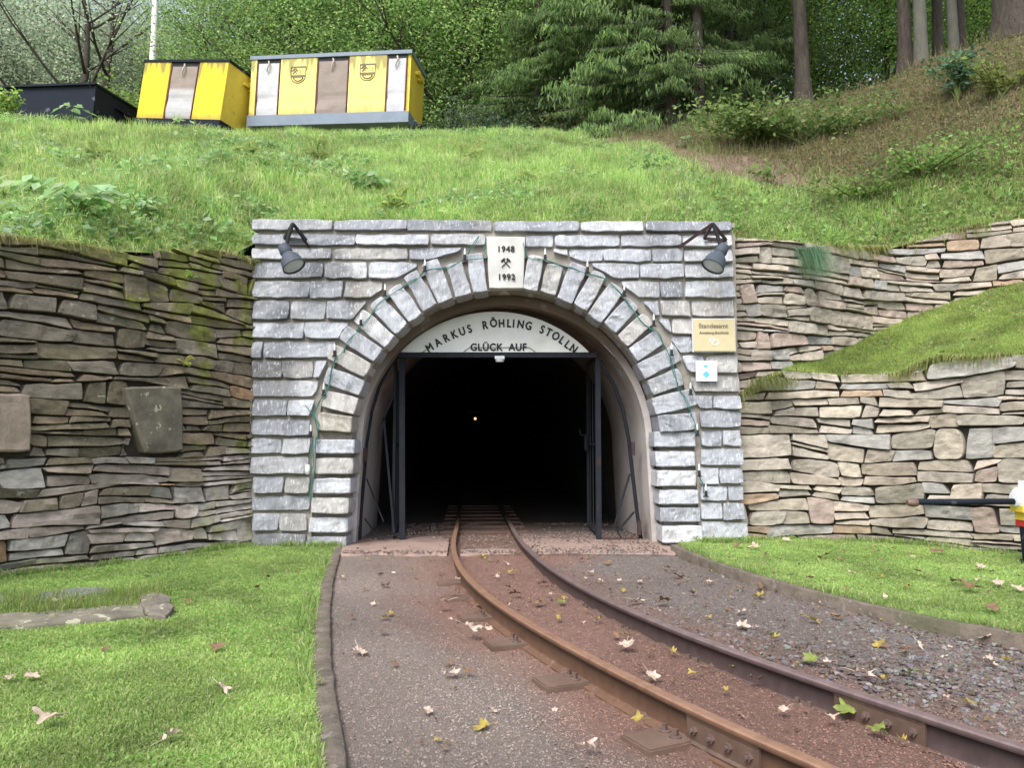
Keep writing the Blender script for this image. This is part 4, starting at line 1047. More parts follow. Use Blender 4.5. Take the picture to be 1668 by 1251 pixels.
B = MB(); bar(B, gp(645, 579, GY - .035), gp(972, 579, GY - .035), .045, .05); B.build('crossbeam', M['steel'], gate)
B = MB(); bar(B, gp(587, 889), gp(657, 889), .02, .03); B.build('bottom_rail', M['rust'], gate)
B = MB(); bar(B, gp(976, 878), gp(1045, 878), .02, .03); B.build('bottom_rail', M['rust'], gate)
pl = np.array([gp(*q) for q in [(586, 889), (588, 840), (593, 780), (598, 720), (606, 670), (618, 630), (636, 596), (655, 572)]])
B = MB(); B.tube(pl, .016, 6); B.build('curved_frame', M['steel'], gate)
pl = np.array([gp(*q) for q in [(1044, 878), (1037, 830), (1030, 770), (1024, 715), (1014, 665), (1001, 630), (983, 598), (966, 574)]])
B = MB(); B.tube(pl, .020, 6); B.build('curved_frame', M['steel'], gate)
for a, b, w in (((597, 780), (625, 850), .014), ((594, 845), (621, 882), .014), ((625, 680), (642, 868), .022), ((645, 636), (622, 690), .014), ((620, 880), (652, 868), .016)):
    B = MB(); bar(B, gp(*a), gp(*b), w, .012); B.build('brace', M['steel'], gate)
for a, b, w in (((1026, 772), (1000, 860), .020), ((1033, 834), (1006, 866), .018), ((1002, 862), (1012, 876), .016)):
    B = MB(); bar(B, gp(*a), gp(*b), w, .012); B.build('brace', M['steel'], gate)
for px, py in ((595, 741), (582, 869), (1031, 731), (1041, 860)):
    B = MB(); c = gp(px, py, GY - .04); B.box(c - [.018, .02, .07], c + [.018, .02, .07]); B.build('hinge', M['rust'], gate)
# open leaves running back into the tunnel
for sg, pxh in ((-1, 650), (1, 968)):
    h = gp(pxh, 700); B = MB(); x = float(h[0])
    leafx = lambda y: x + sg * .05 + (-.0576 - .04 * sg * -1) * (y - GY)
    y0, y1 = GY + .06, GY + 1.02
    for ya, yb, za, zb in ((y0, y0, .06, 1.93), (y1, y1, .06, 1.93), (y0, y1, .06, .06), (y0, y1, 1.93, 1.93), (y0, y1, 1.0, 1.0)):
        bar(B, (leafx(ya), ya, za), (leafx(yb), yb, zb), .028, .03)
    lf = B.build('gate_leaf', M['steel'], gate)
    B = MB()
    for k in range(1, 4):
        y = y0 + (y1 - y0) * k / 4; bar(B, (leafx(y), y, .07), (leafx(y), y, 1.92), .010, .010)
    B.build('bars', M['steel'], lf)
    if sg > 0:
        B = MB(); y = y1 - .05; c = np.array((leafx(y) - .03, y, 1.02)); B.box(c - [.015, .04, .09], c + [.015, .04, .09]); B.tube([c + [-.02, 0, .08], c + [-.06, 0, .09], c + [-.07, 0, .16]], .009, 8); B.build('handle', M['steel'], lf)
# lunette board
sign = empty('lunette_sign', (acx, GY, zp(800, 576, GY)), 'white half-moon board with black tunnel name under the arch crown', 'sign')
B = MB(); zb = zp(800, 574, GY - .03); xc = float(gp(806, 574)[0]); hw = .98; rise = zp(800, 508, GY - .03) - zb
Rr = (hw * hw + rise * rise) / (2 * rise); a0 = math.asin(hw / Rr); aa = np.linspace(-a0, a0, 41)
ax_ = xc + Rr * np.sin(aa); az_ = zb + Rr * (np.cos(aa) - math.cos(a0))
yF = GY - .045
n = 41; V = np.concatenate([xy3(ax_, yF, az_), xy3(ax_, yF + .02, az_)])
B.add(V, [np.arange(n)[::-1], np.arange(n) + n] + [np.array([i, i + 1, n + i + 1, n + i]) for i in range(n - 1)] + [np.array([n - 1, 0, n, 2 * n - 1])])
B.build('board', M['board'], sign)
B = MB(); 
word = 'MARKUS RÖHLING STOLLN'
cpx = np.array([(703, 564), (724, 549), (743, 538)])
# letters set along an arc through measured points
lpos = {0: (702, 566), 1: (716, 557), 2: (729, 549), 3: (741, 542), 4: (754, 537), 5: (764, 533)}
path = np.array([(700, 568), (716, 557), (730, 548.5), (742, 542), (754.5, 537), (767, 533.5), (778, 531), (790, 530), (803, 528.5), (817, 527), (830, 527), (838, 527.5), (849, 528), (862, 530), (866, 531), (878, 534.5), (890, 539), (902, 545), (914, 552), (926, 561), (938, 569)])
path = np.array([(700, 566), (713.5, 557.5), (727, 550.5), (740, 544.5), (753, 539.5), (765, 535.5), (777, 532), (790, 529.5), (804, 527.5), (817, 526.5), (829, 526.5), (836.5, 527), (848, 528), (861, 530.5), (872, 533), (883, 536.5), (893.5, 541), (905, 547), (915, 553.5), (924, 560.5), (934, 567.5)])
pw = P(path[:, 0], path[:, 1], GY - .05)
for i, ch in enumerate(word):
    if ch == ' ': continue
    a = pw[max(0, i - 1)]; b = pw[min(len(pw) - 1, i + 1)]; rot = math.atan2(b[2] - a[2], b[0] - a[0])
    addtext(B, ch, .118, pw[i] + [0, -.001, -.005 if ch != 'Ö' else .004], rot=rot, sx=.80, ext=.002, bold=.0035)
B.build('lettering', M['ink'], sign)
B = MB(); addtext(B, 'GLÜCK  AUF', .105, P(812, 566, GY - .05) + [0, -.001, 0], sx=.92, space=1.08, ext=.002, bold=.0032); B.build('lettering', M['ink'], sign)
B = MB(); g0 = P(757, 574, GY - .055)
for (a, b) in (((755, 573), (765, 566)), ((765, 566), (862, 566)), ((862, 566), (872, 573)), ((686, 575), (700, 566)), ((925, 567), (936, 574))):
    B.tube([P(*a, GY - .056), P(*b, GY - .056)], .003, 6)
B.build('scroll_rod', M['steel'], sign)
sp = empty('lamp', P(814, 585, GY - .03), 'small grey lamp under the lunette sign beam', 'lamp')
B = MB(); c = P(814, 585, GY - .03); B.box(c - [.05, .04, .002], c + [.05, .04, .03]); B.lathe([(0, .05), (.03, .04), (.03, 0)], c, (0, 0, -1), 12); B.build('housing', M['lens'], sp)

# ------------------------------------------------------------------ floodlights
def flood(tip, mount, lamp, aim, name_label, arm):
    e = empty('floodlight', P(*mount, PY), name_label, 'floodlight', 'floodlights on the portal')
    Yt = PY - .33
    B = MB(); T_ = P(*tip, Yt)
    w = .10
    m0 = P(mount[0] - 14, mount[1] + 22, PY - .06); m1 = P(mount[0] + 22, mount[1] + 25, PY - .06); 
    for a, b in ((m0, T_), (m1, T_), (m0, m1)): bar(B, a, b, .026, .02)
    if arm: bar(B, P(*arm, PY - .04), T_, .028, .028)
    else: bar(B, P(mount[0] + 26, mount[1] + 36, PY - .04), T_, .02, .02)
    B.build('bracket', M['rust'] if arm else M['clip'], e)
    L0 = P(*lamp, Yt + .02); aim = np.array(aim, float); aim /= np.linalg.norm(aim)
    B = MB(); B.tube([T_, T_ * .4 + L0 * .6 + [0, 0, .03], L0], .018, 8); B.build('hanger', M['clip'], e)
    B = MB(); B.lathe([(-.07, 0), (-.068, .035), (-.055, .055), (.02, .060), (.045, .052), (.05, .045)], L0, aim, 24); B.build('ballast_case', M['lampgrey'], e, smooth=True)
    B = MB(); B.lathe([(.035, .048), (.06, .062), (.09, .085), (.13, .100), (.185, .108), (.192, .113), (.20, .113), (.20, .105), (.14, .095), (.07, .05)], L0, aim, 28); sh = B.build('reflector', M['lampgrey'], e, smooth=True)
    B = MB(); B.lathe([(.185, .106), (.195, .08), (.204, 0)], L0, aim, 24); B.build('lens', M['lens'], sh, smooth=True)
flood((477, 364), (477, 366), (465, 408), (.50, -.22, -.84), 'left grey bell-shaped floodlight on a black bracket at the portal top', None)
flood((1161, 364), (1161, 366), (1175, 408), (-.50, -.22, -.84), 'right grey bell-shaped floodlight with rusty arm above the brass plaque', (1107, 402))

# ------------------------------------------------------------------ fairy-light strings
def smoothpath(p, n=80):
    p = np.asarray(p, float); d = np.r_[0, np.cumsum(np.linalg.norm(np.diff(p, axis=0), axis=1))]; q = np.linspace(0, d[-1], n)
    s = np.stack([np.interp(q, d, p[:, k]) for k in range(p.shape[1])], 1); k = np.array([.25, .5, .25])
    for _ in range(3): s[1:-1] = .25 * s[:-2] + .5 * s[1:-1] + .25 * s[2:]
    return s
def lights(label, pts, bulbs, extra):
    e = empty('light_string', P(*pts[0], PY), label, 'light string', 'candle light strings on the arch')
    B = MB()
    sp_ = smoothpath(pts, 130); w = P(sp_[:, 0], sp_[:, 1], PY - .075); w[:, 1] -= .02 * np.sin(np.arange(130) * .5); B.tube(w, .0045, 6)
    sp2 = sp_ + np.stack([2.2 * np.sin(np.arange(130) * .21), 1.6 * np.cos(np.arange(130) * .17)], 1); w = P(sp2[:, 0], sp2[:, 1], PY - .085); B.tube(w, .0033, 6)
    for ex in extra: q = smoothpath(ex, 40); B.tube(P(q[:, 0], q[:, 1], PY - .08), .0045, 6)
    B.build('cable', M['cable'], e)
    for (bx, by) in bulbs:
        c = P(bx, by, PY - .085)
        B = MB(); B.lathe([(-.032, 0), (-.032, .014), (0, .015), (.022, .012), (.022, 0)], c, (0, 0, 1), 10); B.box(c + [-.024, -.006, -.040], c + [.024, .012, -.030]); h = B.build('bulb_holder', M['clip'], e)
        B = MB(); B.lathe([(.022, .008), (.05, .0085), (.07, .006), (.088, .001)], c, (0, 0, 1), 10); B.build('bulb', M['candle'], h)
lights('green candle light string along the left half of the arch', [(780, 384), (768, 402), (757, 422), (735, 436), (692, 440), (676, 455), (655, 468), (633, 484), (612, 500), (600, 520), (584, 536), (568, 553), (560, 575), (545, 586), (538, 610), (532, 640), (522, 650), (512, 672), (517, 700), (514, 730)],
       [(757, 418), (692, 436), (627, 476), (588, 524), (545, 574), (527, 638), (506, 706)],
       [[(792, 388), (788, 405), (795, 420), (783, 421), (757, 423)], [(510, 712), (506, 740), (508, 780), (505, 815)], [(514, 712), (514, 760), (508, 790), (506, 812)], [(509, 716), (511, 760), (503, 768)], [(497, 660), (507, 672), (520, 690), (516, 715)]])
B = MB(); c = P(501, 765, PY - .09); B.lathe([(-.05, 0), (-.045, .018), (0, .024), (.045, .018), (.05, 0)], c, (0, 0, 1), 12)
tag(B.build('plug', M['white'], smooth=True), 'white oval plug hanging from the green cable left of the arch', 'plug')
lights('green candle light string along the right half of the arch', [(852, 395), (857, 420), (888, 424), (915, 432), (935, 438), (960, 446), (990, 455), (1017, 485), (1040, 520), (1060, 535), (1075, 545), (1090, 580), (1097, 606), (1106, 635), (1115, 642), (1122, 660), (1134, 706)],
       [(888, 418), (957, 438), (1017, 476), (1065, 525), (1094, 573), (1125, 637), (1136, 704), (1139, 770), (1150, 803)],
       [[(1139, 776), (1146, 790), (1146, 804)]])

# ------------------------------------------------------------------ plaque and small sign
pq = empty('plaque', P(1163, 546, PY - .07), 'brass registry office plaque with engraved rings on the right of the arch', 'plaque')
B = MB(); a = P(1130, 572, PY - .075); b = P(1196, 520, PY - .075); B.box((a[0] - .012, PY - .078, a[2] - .008), (b[0] + .008, PY - .05, b[2] + .008)); B.build('back_plate', M['lens'], pq)
B = MB(); B.box((a[0], PY - .088, a[2]), (b[0], PY - .079, b[2])); B.build('plate', M['brass'], pq)
B = MB(); addtext(B, 'Standesamt', .062, P(1162, 531, PY - .09), ext=.001, bold=.0012, sx=1.0); addtext(B, 'Annaberg-Buchholz', .037, P(1163, 542, PY - .09), ext=.001, sx=.98, bold=.0008); B.build('engraving', M['greyink'], pq)
B = MB()
for cx, cy, r in ((1165, 558, .032), (1160, 554, .022)):
    c = P(cx, cy, PY - .09); t = np.linspace(0, 2 * math.pi, 25); B.tube(np.stack([c[0] + r * np.cos(t), 0 * t + c[1], c[2] + r * np.sin(t) * .9], -1), .003, 6)
B.build('rings', M['white'], pq)
ws = empty('waymark_sign', P(1150, 604, PY - .07), 'small white square sign with blue diamond and triangle below the plaque', 'sign')
B = MB(); a = P(1133.5, 621, PY - .07); b = P(1167, 588, PY - .07); B.box((a[0], PY - .085, a[2]), (b[0], PY - .074, b[2])); B.build('plate', M['white'], ws)
B = MB(); c = P(1150.5, 610, PY - .0865); r = .038
B.add(np.array([c + [r, 0, 0], c + [0, 0, r], c + [-r, 0, 0], c + [0, 0, -r]]), np.array([(0, 1, 2, 3)]))
c = P(1149.5, 596.5, PY - .0865); B.add(np.array([c + [.032, 0, .012], c + [-.032, 0, .012], c + [0, 0, -.022]]), np.array([(0, 1, 2)])); B.build('symbols', M['blue'], ws)

# ------------------------------------------------------------------ rock drill at the right edge
DY = 6.15
dr = empty('rock_drill', P(1672, 905, DY), 'yellow and white rock drill on a dark stand pointing its steel at the wall', 'rock drill')
B = MB(); B.tube([P(1490, 818, DY), P(1665, 817, DY)], .024, 16); B.tube([P(1530, 818, DY), P(1534, 818, DY)], .027, 16); B.build('drill_steel', M['darkpaint'], dr, smooth=True)
B = MB(); B.lathe([(-.02, 0), (-.02, .022), (0, .030), (.03, .034), (.045, .032), (.06, .028)], P(1482, 819, DY), (1, 0, 0), 14); B.build('drill_bit', M['copper'], dr)
c0 = P(1672, 812, DY)
B = MB(); B.lathe([(-.105, .0), (-.10, .06), (-.07, .085), (0, .09), (.10, .09), (.14, .07), (.14, 0)], c0 + [.0, 0, -.0], (1, 0, 0), 24); B.box(c0 + [-.035, -.04, .07], c0 + [.06, .04, .14]); B.build('front_head', M['white'], dr, smooth=False)
B = MB(); B.box(c0 + [-.085, -.075, -.105], c0 + [.30, .075, -.055]); B.lathe([(.13, 0), (.13, .095), (.60, .095), (.62, .07), (.62, 0)], c0, (1, 0, 0), 20); B.box(c0 + [-.06, -.06, -.17], c0 + [.15, .06, -.105]); B.build('cylinder', M['yellow'], dr)
B = MB(); B.box(c0 + [-.055, -.065, -.22], c0 + [.12, .065, -.172]); B.build('band', M['red'], dr)
zb_ = c0[2] - .222
B = MB(); B.lathe([(0, .0), (0, .075), (.25, .065), (zb_ - .08, .055), (zb_ - .08, 0)], (c0[0] + .02, DY, zb_), (0, 0, -1), 18)
B.lathe([(zb_ - .085, .0), (zb_ - .085, .085), (zb_ - .06, .085), (zb_ - .055, 0)], (c0[0] + .02, DY, zb_), (0, 0, -1), 18)
B.build('stand', M['darkpaint'], dr)
B = MB(); B.tube([c0 + [.62, 0, 0], c0 + [.75, 0, .03], c0 + [.78, 0, .10]], .018, 8); B.build('handle', M['darkpaint'], dr)

# ------------------------------------------------------------------ stone border on the left lawn
def blockstone(poly, z0, z1, label, col):
    pts = np.array([G(a, b, z1)[:2] for a, b in poly]); n = len(pts); ctr = pts.mean(0)
    B = MB(); rings = [(1.0, z0), (1.0, z1 - .012), (.975, z1), (.6, z1 + .004), (.25, z1 + .002)]
    # densify outline
    q = np.concatenate([pts[i] + (pts[(i + 1) % n] - pts[i]) * np.linspace(0, 1, 9)[:-1, None] for i in range(n)])
    q = q + (vn(xy3(q[:, 0] * 8, q[:, 1] * 8, 0), 1, 3)[:, None] - .5) * .03
    g = np.stack([xy3(*((q - ctr) * k + ctr).T, z) for k, z in rings], 1); g[..., 2] += (fbm(g, 9, 4, 2) - .5) * .02 * (g[..., 2] > z0 + .01)
    g = np.concatenate([g, g[:1]], 0)
    B.grid(g, col, flip=False); B.add(g[:-1, -1], [np.arange(len(g) - 1)], col)
    return tag(B.build('border_stone', M['slab']), label, 'stone', 'stones edging the bed on the left lawn')
blockstone([(-60, 1022), (60, 1016), (232, 1000), (236, 982), (60, 996), (-60, 1004)], -.02, .055, 'long front edging stone of the small lawn bed', (.19, .175, .135))
blockstone([(236, 1000), (268, 1003), (282, 990), (276, 972), (255, 963), (225, 968), (228, 985)], -.02, .06, 'rounded end stone of the small lawn bed', (.17, .15, .125))
blockstone([(55, 978), (100, 974), (180, 966), (184, 957), (120, 957), (62, 966)], -.02, .05, 'flat bluish slab at the back of the small lawn bed', (.16, .17, .165))
blockstone([(-60, 984), (18, 982), (20, 968), (-60, 970)], -.02, .048, 'small bluish slab at the left back of the lawn bed', (.17, .18, .18))
# tufts in the bed
def tuft(name, pos, n, h, spread, cols, label, cat, droop=.3, w=.006, group=None, lean=(0, 0, 0)):
    p = rg.normal(0, spread, (n, 3)) * [1, 1, 0] + pos; l = rg.normal(0, h * droop, (n, 3)) * [1, 1, 0] + np.array(lean)
    B = MB(); c = colmix(n, cols, j=.25); blades(B, p, rg.uniform(.4, 1, n) * h, rg.uniform(.6, 1.2, n) * w, l, c * .6, c)
    return tag(B.build(name, M['blade']), label, cat, group)
for (px, py, s, h, lb) in ((20, 990, .14, .14, 'pale tuft of long grass at the left end of the lawn bed'), (95, 1000, .08, .12, 'grass tuft growing over the front edging stone'), (215, 975, .10, .13, 'pale grass tuft beside the rounded end stone of the lawn bed'), (150, 985, .12, .10, 'low yellowish grass tuft in the middle of the lawn bed'), (60, 985, .15, .10, 'wide pale grass tuft between the two bluish slabs and the front stone'), (190, 992, .08, .08, 'short green tuft on the right part of the front edging stone')):
    tuft('grass_tuft', G(px, py, .03), 420, h, s, [(.32, .42, .12), (.45, .50, .22), (.24, .36, .08)], lb, 'grass tuft', .35, .004)
tuft('grass_tuft', P(1318, 404, 7.98) , 520, .16, .07, [(.16, .32, .18), (.24, .40, .26), (.12, .24, .11)], 'bluish green tuft hanging over the top of the upper right wall', 'grass tuft', .35, .004, lean=(.04, -.22, -.34))
tuft('grass_tuft', P(1258, 622, 7.58), 700, .14, .10, [(.24, .28, .10), (.16, .22, .06), (.34, .32, .16)], 'dry green tuft at the left end of the terrace lip', 'grass tuft', .3, .006, lean=(0, -.10, -.12))

# fern on left wall
def fern(pos, n, L, cols, label, cat='fern', face=-1, name='fern'):
    e = empty(name, pos, label, cat); B = MB()
    for k in range(n):
        a = rnd.uniform(-1.5, 1.5) + math.pi * 1.5; l = L * rnd.uniform(.6, 1.1); zk = rnd.uniform(.6, 1.5); sp_ = np.linspace(0, 1, 10)
        r = l * sp_; z = l * (zk * sp_ - .85 * sp_ ** 2) + .0; r = r * .8
        p = np.stack([pos[0] + r * math.cos(a), pos[1] + r * math.sin(a) * .6, pos[2] + z], -1)
        m = 20; q = np.linspace(.10, 1, m); c = np.stack([np.interp(q, sp_, p[:, i]) for i in range(3)], 1)
        side = np.array([-math.sin(a), math.cos(a), 0]); sz = .17 * l * np.sin(np.clip(q, 0, 1) * 2.6 + .4)
        for s2 in (-1, 1):
            ctr = c + side * s2 * sz[:, None] * .5
            leafquads(B, ctr, sz * 1.05 + .005, np.tile([0, -.8, .7], (m, 1)), colmix(m, cols) * 1.2, .22, up=np.tile(side * s2 + np.array([math.cos(a), math.sin(a), 0]) * .5, (m, 1)))
    B.build('fronds', M['leaf'], e); return e
q = uv(xyL, LL, 296, 598); fp = mpLf(np.array([q[0]]), np.array([q[1]]), np.array([.05]))[0]
fern(fp, 6, .17, [(.42, .40, .10), (.30, .36, .08)], 'small yellowing fern growing out of the left wall')
q = uv(xyL, LL, 308, 455); fp = mpLf(np.array([q[0]]), np.array([q[1]]), np.array([.05]))[0]
fern(fp, 5, .12, [(.22, .36, .08)], 'tiny green fern in the mossy wall below the rim')

# ------------------------------------------------------------------ broad-leaved plants
def rosette(pos, nl, size, label, cols=((.30, .48, .19), (.42, .58, .32), (.19, .36, .11)), hgt=.22, group=None, name='dock_plant'):
    e = empty(name, pos, label, 'plant', group); B = MB(); n = nl
    a = rg.uniform(0, 6.28, n); r = rg.uniform(.2, 1, n) * size; c = np.stack([pos[0] + r * np.cos(a), pos[1] + r * np.sin(a) * .7, pos[2] + rg.uniform(.3, 1, n) * hgt], -1)
    leafquads(B, c, rg.uniform(.5, 1, n) * size * .55, np.stack([np.cos(a) * .5, np.sin(a) * .5 - .5, .8 + 0 * a], -1), colmix(n, cols), .62, up=np.stack([np.cos(a), np.sin(a), .3 + 0 * a], -1))
    B.build('leaves', M['leaf'], e); B = MB()
    for k in range(min(n, 9)): B.tube([pos, np.array(pos) * .5 + c[k] * .5 + [0, 0, .03], c[k]], .004, 4)
    B.build('stems', M['stem'], e); return e
def onhill(px, py):
    """walk the view ray to the hillside"""
    for Y in np.arange(5.5, 16, .02):
        p = P(px, py, Y)
        if Y > rimY(p[0]) and hill_z(np.array([p[0]]), np.array([p[1]]))[0] >= p[2]: return p
    return P(px, py, 14)
rosette(onhill(600, 312), 46, .34, 'dock plant with large pale leaves in the middle of the bank')
rosette(onhill(560, 300), 16, .22, 'smaller dock plant just left of the large pale dock')
rosette(onhill(45, 330), 50, .40, 'butterbur clump with pale leaves at the far left of the bank')
rosette(onhill(130, 345), 46, .38, 'leafy weed clump above the left dry-stone wall')
rosette(onhill(25, 372), 24, .25, 'low leafy weed at the left end of the wall top', hgt=.12)
rosette(onhill(230, 352), 30, .26, 'leafy weed with small leaves right of the weed clumps')
rosette(onhill(120, 205), 26, .42, 'feathery green weed in front of the black wagon', hgt=.35)
rosette(onhill(290, 215), 16, .28, 'tall weed in front of the small yellow wagon', hgt=.3)
rosette(onhill(1060, 285), 22, .30, 'dark leafy weed beside the trodden path', cols=((.12, .24, .08), (.09, .18, .06)))
rosette(onhill(1250, 300), 26, .34, 'low leafy weed on the right bank beside the path', cols=((.20, .32, .08), (.14, .24, .06)))
rosette(onhill(1120, 240), 22, .25, 'pale leafy weed at the upper end of the path', cols=((.20, .30, .14), (.14, .22, .10)), hgt=.15)
for px, py, Lf, lb in ((520, 262, .5, 'fern in the middle of the bank below the large yellow wagon'), (400, 262, .45, 'fern on the bank below the small yellow wagon'), (640, 345, .4, 'fern on the bank just above the portal coping'), (760, 262, .5, 'light green fern on the bank near the crest'), (160, 262, .45, 'fern on the left bank below the black wagon'), (860, 300, .4, 'fern above the right half of the portal')):
    fern(onhill(px, py), 12, Lf, [(.30, .38, .10), (.22, .34, .08), (.36, .36, .14)], lb)

# ------------------------------------------------------------------ mine wagons on the crest
def frame(BL, BR, TLp, depth):
    BL, BR = np.array(BL), np.array(BR); X_ = BR - BL; Lx = np.linalg.norm(X_); X_ /= Lx
    U_ = np.array([0, 0, 1.]) - X_ * X_[2]; U_ /= np.linalg.norm(U_); Yv = np.cross(U_, X_)
    return BL, X_, U_, Yv, Lx
def wagonM(fr):
    O, X_, U_, Yv, Lx = fr
    return lambda V: O + V[:, 0:1] * X_ + V[:, 1:2] * Yv + V[:, 2:3] * U_
def hook(B, x, z, MM):
    t = np.linspace(0, 1, 12); p = np.stack([x + .02 * np.sin(t * 5), -.03 - .03 * np.sin(t * 3.1), z - t * .22], -1); B.tube(MM(p), .016, 8, (.45, .38, .33))
def crest_mark(B, x, z, s, MM):
    t = np.linspace(0, math.pi, 14); out = np.concatenate([[(-s, s * 1.05), (-s, -s * .15)], np.stack([-s * np.cos(t), -s * .15 - s * .95 * np.sin(t)], -1), [(s, -s * .15), (s, s * 1.05)]])
    p = np.stack([x + out[:, 0], 0 * out[:, 0] - .008, z + out[:, 1]], -1); B.tube(MM(p), .009, 5)
    B.box((x - s, -.010, z + s * .95), (x + s, -.002, z + s * 1.15), M=MM); B.box((x - s, -.010, z - .03 - s * .1), (x + s, -.002, z + .012 - s * .1), M=MM)
    for k, a in enumerate((R(45), R(-45))):
        c_, s_ = math.cos(a), math.sin(a)
        def M2(V): return MM(np.stack([x - s * .45 + V[:, 0] * c_ - V[:, 2] * s_, V[:, 1], z + s * .45 + V[:, 0] * s_ + V[:, 2] * c_], -1))
        B.box((-.008, -.011 - k * .002, -s * .42), (.008, -.002, s * .40), M=M2); B.box((-.04, -.011 - k * .002, s * .24), (.04, -.002, s * .40), M=M2)
    B.box((x + s * .25, -.010, z + s * .1), (x + s * .33, -.002, z + s * .8), M=MM); B.box((x + s * .6, -.010, z + s * .1), (x + s * .66, -.002, z + s * .75), M=MM)
    for k in range(5): B.box((x - s * .6 + k * s * .26, -.010, z - s * .42), (x - s * .45 + k * s * .26, -.002, z - s * .30), M=MM)
    tt = np.linspace(.35, 2.8, 9); p = np.stack([x - s * .72 * np.cos(tt), 0 * tt - .008, z - s * .15 - s * .68 * np.sin(tt)], -1); B.tube(MM(p), .011, 5)
def wagon(BLp, BRp, H, depth, segs, label, lip, base, crests, ypix=None, body='yellow', roofover=.02):
    fr = frame(P(*BLp) + [0, 0, .06], P(*BRp) + [0, 0, .06], None, depth); MM = wagonM(fr); Lx = fr[4]
    e = empty('mine_wagon', fr[0], label, 'mine wagon', 'mine wagons on the crest')
    B = MB(); z0 = base
    B.box((0, .03, z0), (Lx, depth, H - lip), M=MM)
    B.build('body', M[body], e)
    B = MB()
    B.box((-.03, -.03, H - lip), (Lx + .03, depth + .03, H), M=MM); B.build('roof', M['greytrim'] if body == 'yellow' and lip > .06 else M['darkpaint'], e)
    B = MB(); B.box((-.02, -.04, 0), (Lx + .02, depth + .02, base), M=MM); B.build('chassis', M['greytrim'] if body == 'yellow' and len(segs) > 3 else M['darkpaint'], e)
    for (f0, f1, kind) in segs:
        x0, x1 = f0 * Lx, f1 * Lx
        if kind == 'y':
            B = MB(); B.box((x0, -.012, z0 + .003), (x1, .028, H - lip - .003), M=MM); B.box((x0 + .04, -.0175, z0 + (H - z0) * .27), (x1 - .04, -.010, z0 + (H - z0) * .275), M=MM); B.build('panel', M['paleyellow'] if len(segs) > 3 else M['yellow'], e)
            gx_, gz_ = np.meshgrid(np.linspace(x0 + .004, x1 - .004, 40), np.linspace(z0 + .01, H - lip - .006, 46), indexing='ij'); q_ = xy3(gx_ * 9 + x0 * 31, gz_ * 1.1, 3); fz = (gz_ - z0) / (H - lip - z0)
            k_ = np.clip((vn(q_, 2.2, 4) * .65 + fz ** 3 * .5 - .62) * 5, 0, .75); k_ = np.maximum(k_, np.clip((.07 - fz + .10 * vn(q_, 3, 8)) * 6, 0, .5))[..., None]; bc = np.array([.82, .69, .20]) if len(segs) > 3 else np.array([.72, .52, .03])
            B = MB(); B.grid(MM(np.stack([gx_, -.0145 + 0 * gx_, gz_], -1).reshape(-1, 3)).reshape(gx_.shape + (3,)), bc * (1 - k_) + np.array([.17, .15, .07]) * k_); B.build('panel_front', M['tarp'], e)
        else:
            colr = {'w': (.47, .47, .50), 'b': (.25, .205, .18)}[kind]
            B = MB(); B.box((x0, .005, H - lip - .09), (x1, .028, H - lip - .003), (.02, .02, .022), M=MM)
            B.box((x0, -.014, z0), (x0 + .02, .026, H - lip - .09), (.10, .03, .03), M=MM); B.box((x1 - .02, -.014, z0), (x1, .026, H - lip - .09), (.10, .03, .03), M=MM); B.build('door_frame', M['tarp'], e)
            zz = np.linspace(z0 + .015, H - lip - .085, 16); xx_ = np.linspace(x0 + .022, x1 - .022, 10)
            Xg, Zg = np.meshgrid(xx_, zz, indexing='ij'); D = .004 + .02 * np.sin(Zg * 14) * (Zg < z0 + .5) * .5 - .012 * (vn(xy3(Xg * 5, Zg * 7, 0), 1, 2))
            cc = np.broadcast_to(np.array(colr), Xg.shape + (3,)).copy()
            if kind == 'b': cc[(Zg < z0 + .62) & (Zg > z0 + .08) & (len(segs) == 3)] = (.40, .39, .40)
            g = MM(np.stack([Xg, D, Zg], -1).reshape(-1, 3)).reshape(Xg.shape + (3,))
            B = MB(); B.grid(g, cc); cur = B.build('curtain', M['tarp'], e)
            B = MB(); hook(B, .5 * (x0 + x1), H - lip - .05, MM); B.build('hook', M['tarp'], e)
    for x in crests:
        B = MB(); crest_mark(B, x * Lx, z0 + (H - z0) * .66, .155, lambda V: MM(V + [0, -.012, 0])); B.build('crest', M['greyink'], e)
    # coupling and end fittings
    B = MB(); B.box((Lx + .02, depth * .4, .05), (Lx + .16, depth * .6, .14), M=MM); B.tube(MM(np.array([(Lx + .14, depth * .5, .1), (Lx + .22, depth * .5, .16), (Lx + .26, depth * .5, .08)])), .03, 8); B.build('coupling', M['darkpaint'], e)
    B = MB(); B.box((Lx + .001, depth * .35, H - lip - .24), (Lx + .06, depth * .8, H - lip - .18), M=MM); B.box((Lx + .001, depth * .5, H - lip - .30), (Lx + .05, depth * .6, H - lip - .10), M=MM); B.build('grab_rail', M[body], e)
    # skids
    for x in (.18, .82):
        B = MB(); B.lathe([(-.04, 0), (-.04, .16), (.04, .16), (.04, 0)], MM(np.array([[x * Lx, .25, -.10]]))[0], fr[3], 18); B.build('wheel', M['darkpaint'], e)
    return e
wagon((404, 211, 15.1), (664, 204, 14.6), 1.475, 1.0, [(.0, .035, 'y'), (.04, .185, 'w'), (.19, .42, 'y'), (.425, .62, 'b'), (.625, .855, 'y'), (.86, .98, 'w')][:],
      'long yellow mine wagon with two crests and three curtained doors', .075, .22, (.305, .74))
wagon((221, 208, 15.2), (357, 212, 14.6), 1.36, 1.3, [(.0, .32, 'y'), (.33, .655, 'b'), (.665, 1, 'y')], 'short yellow mine wagon with one brown curtained door', .05, .14, ())
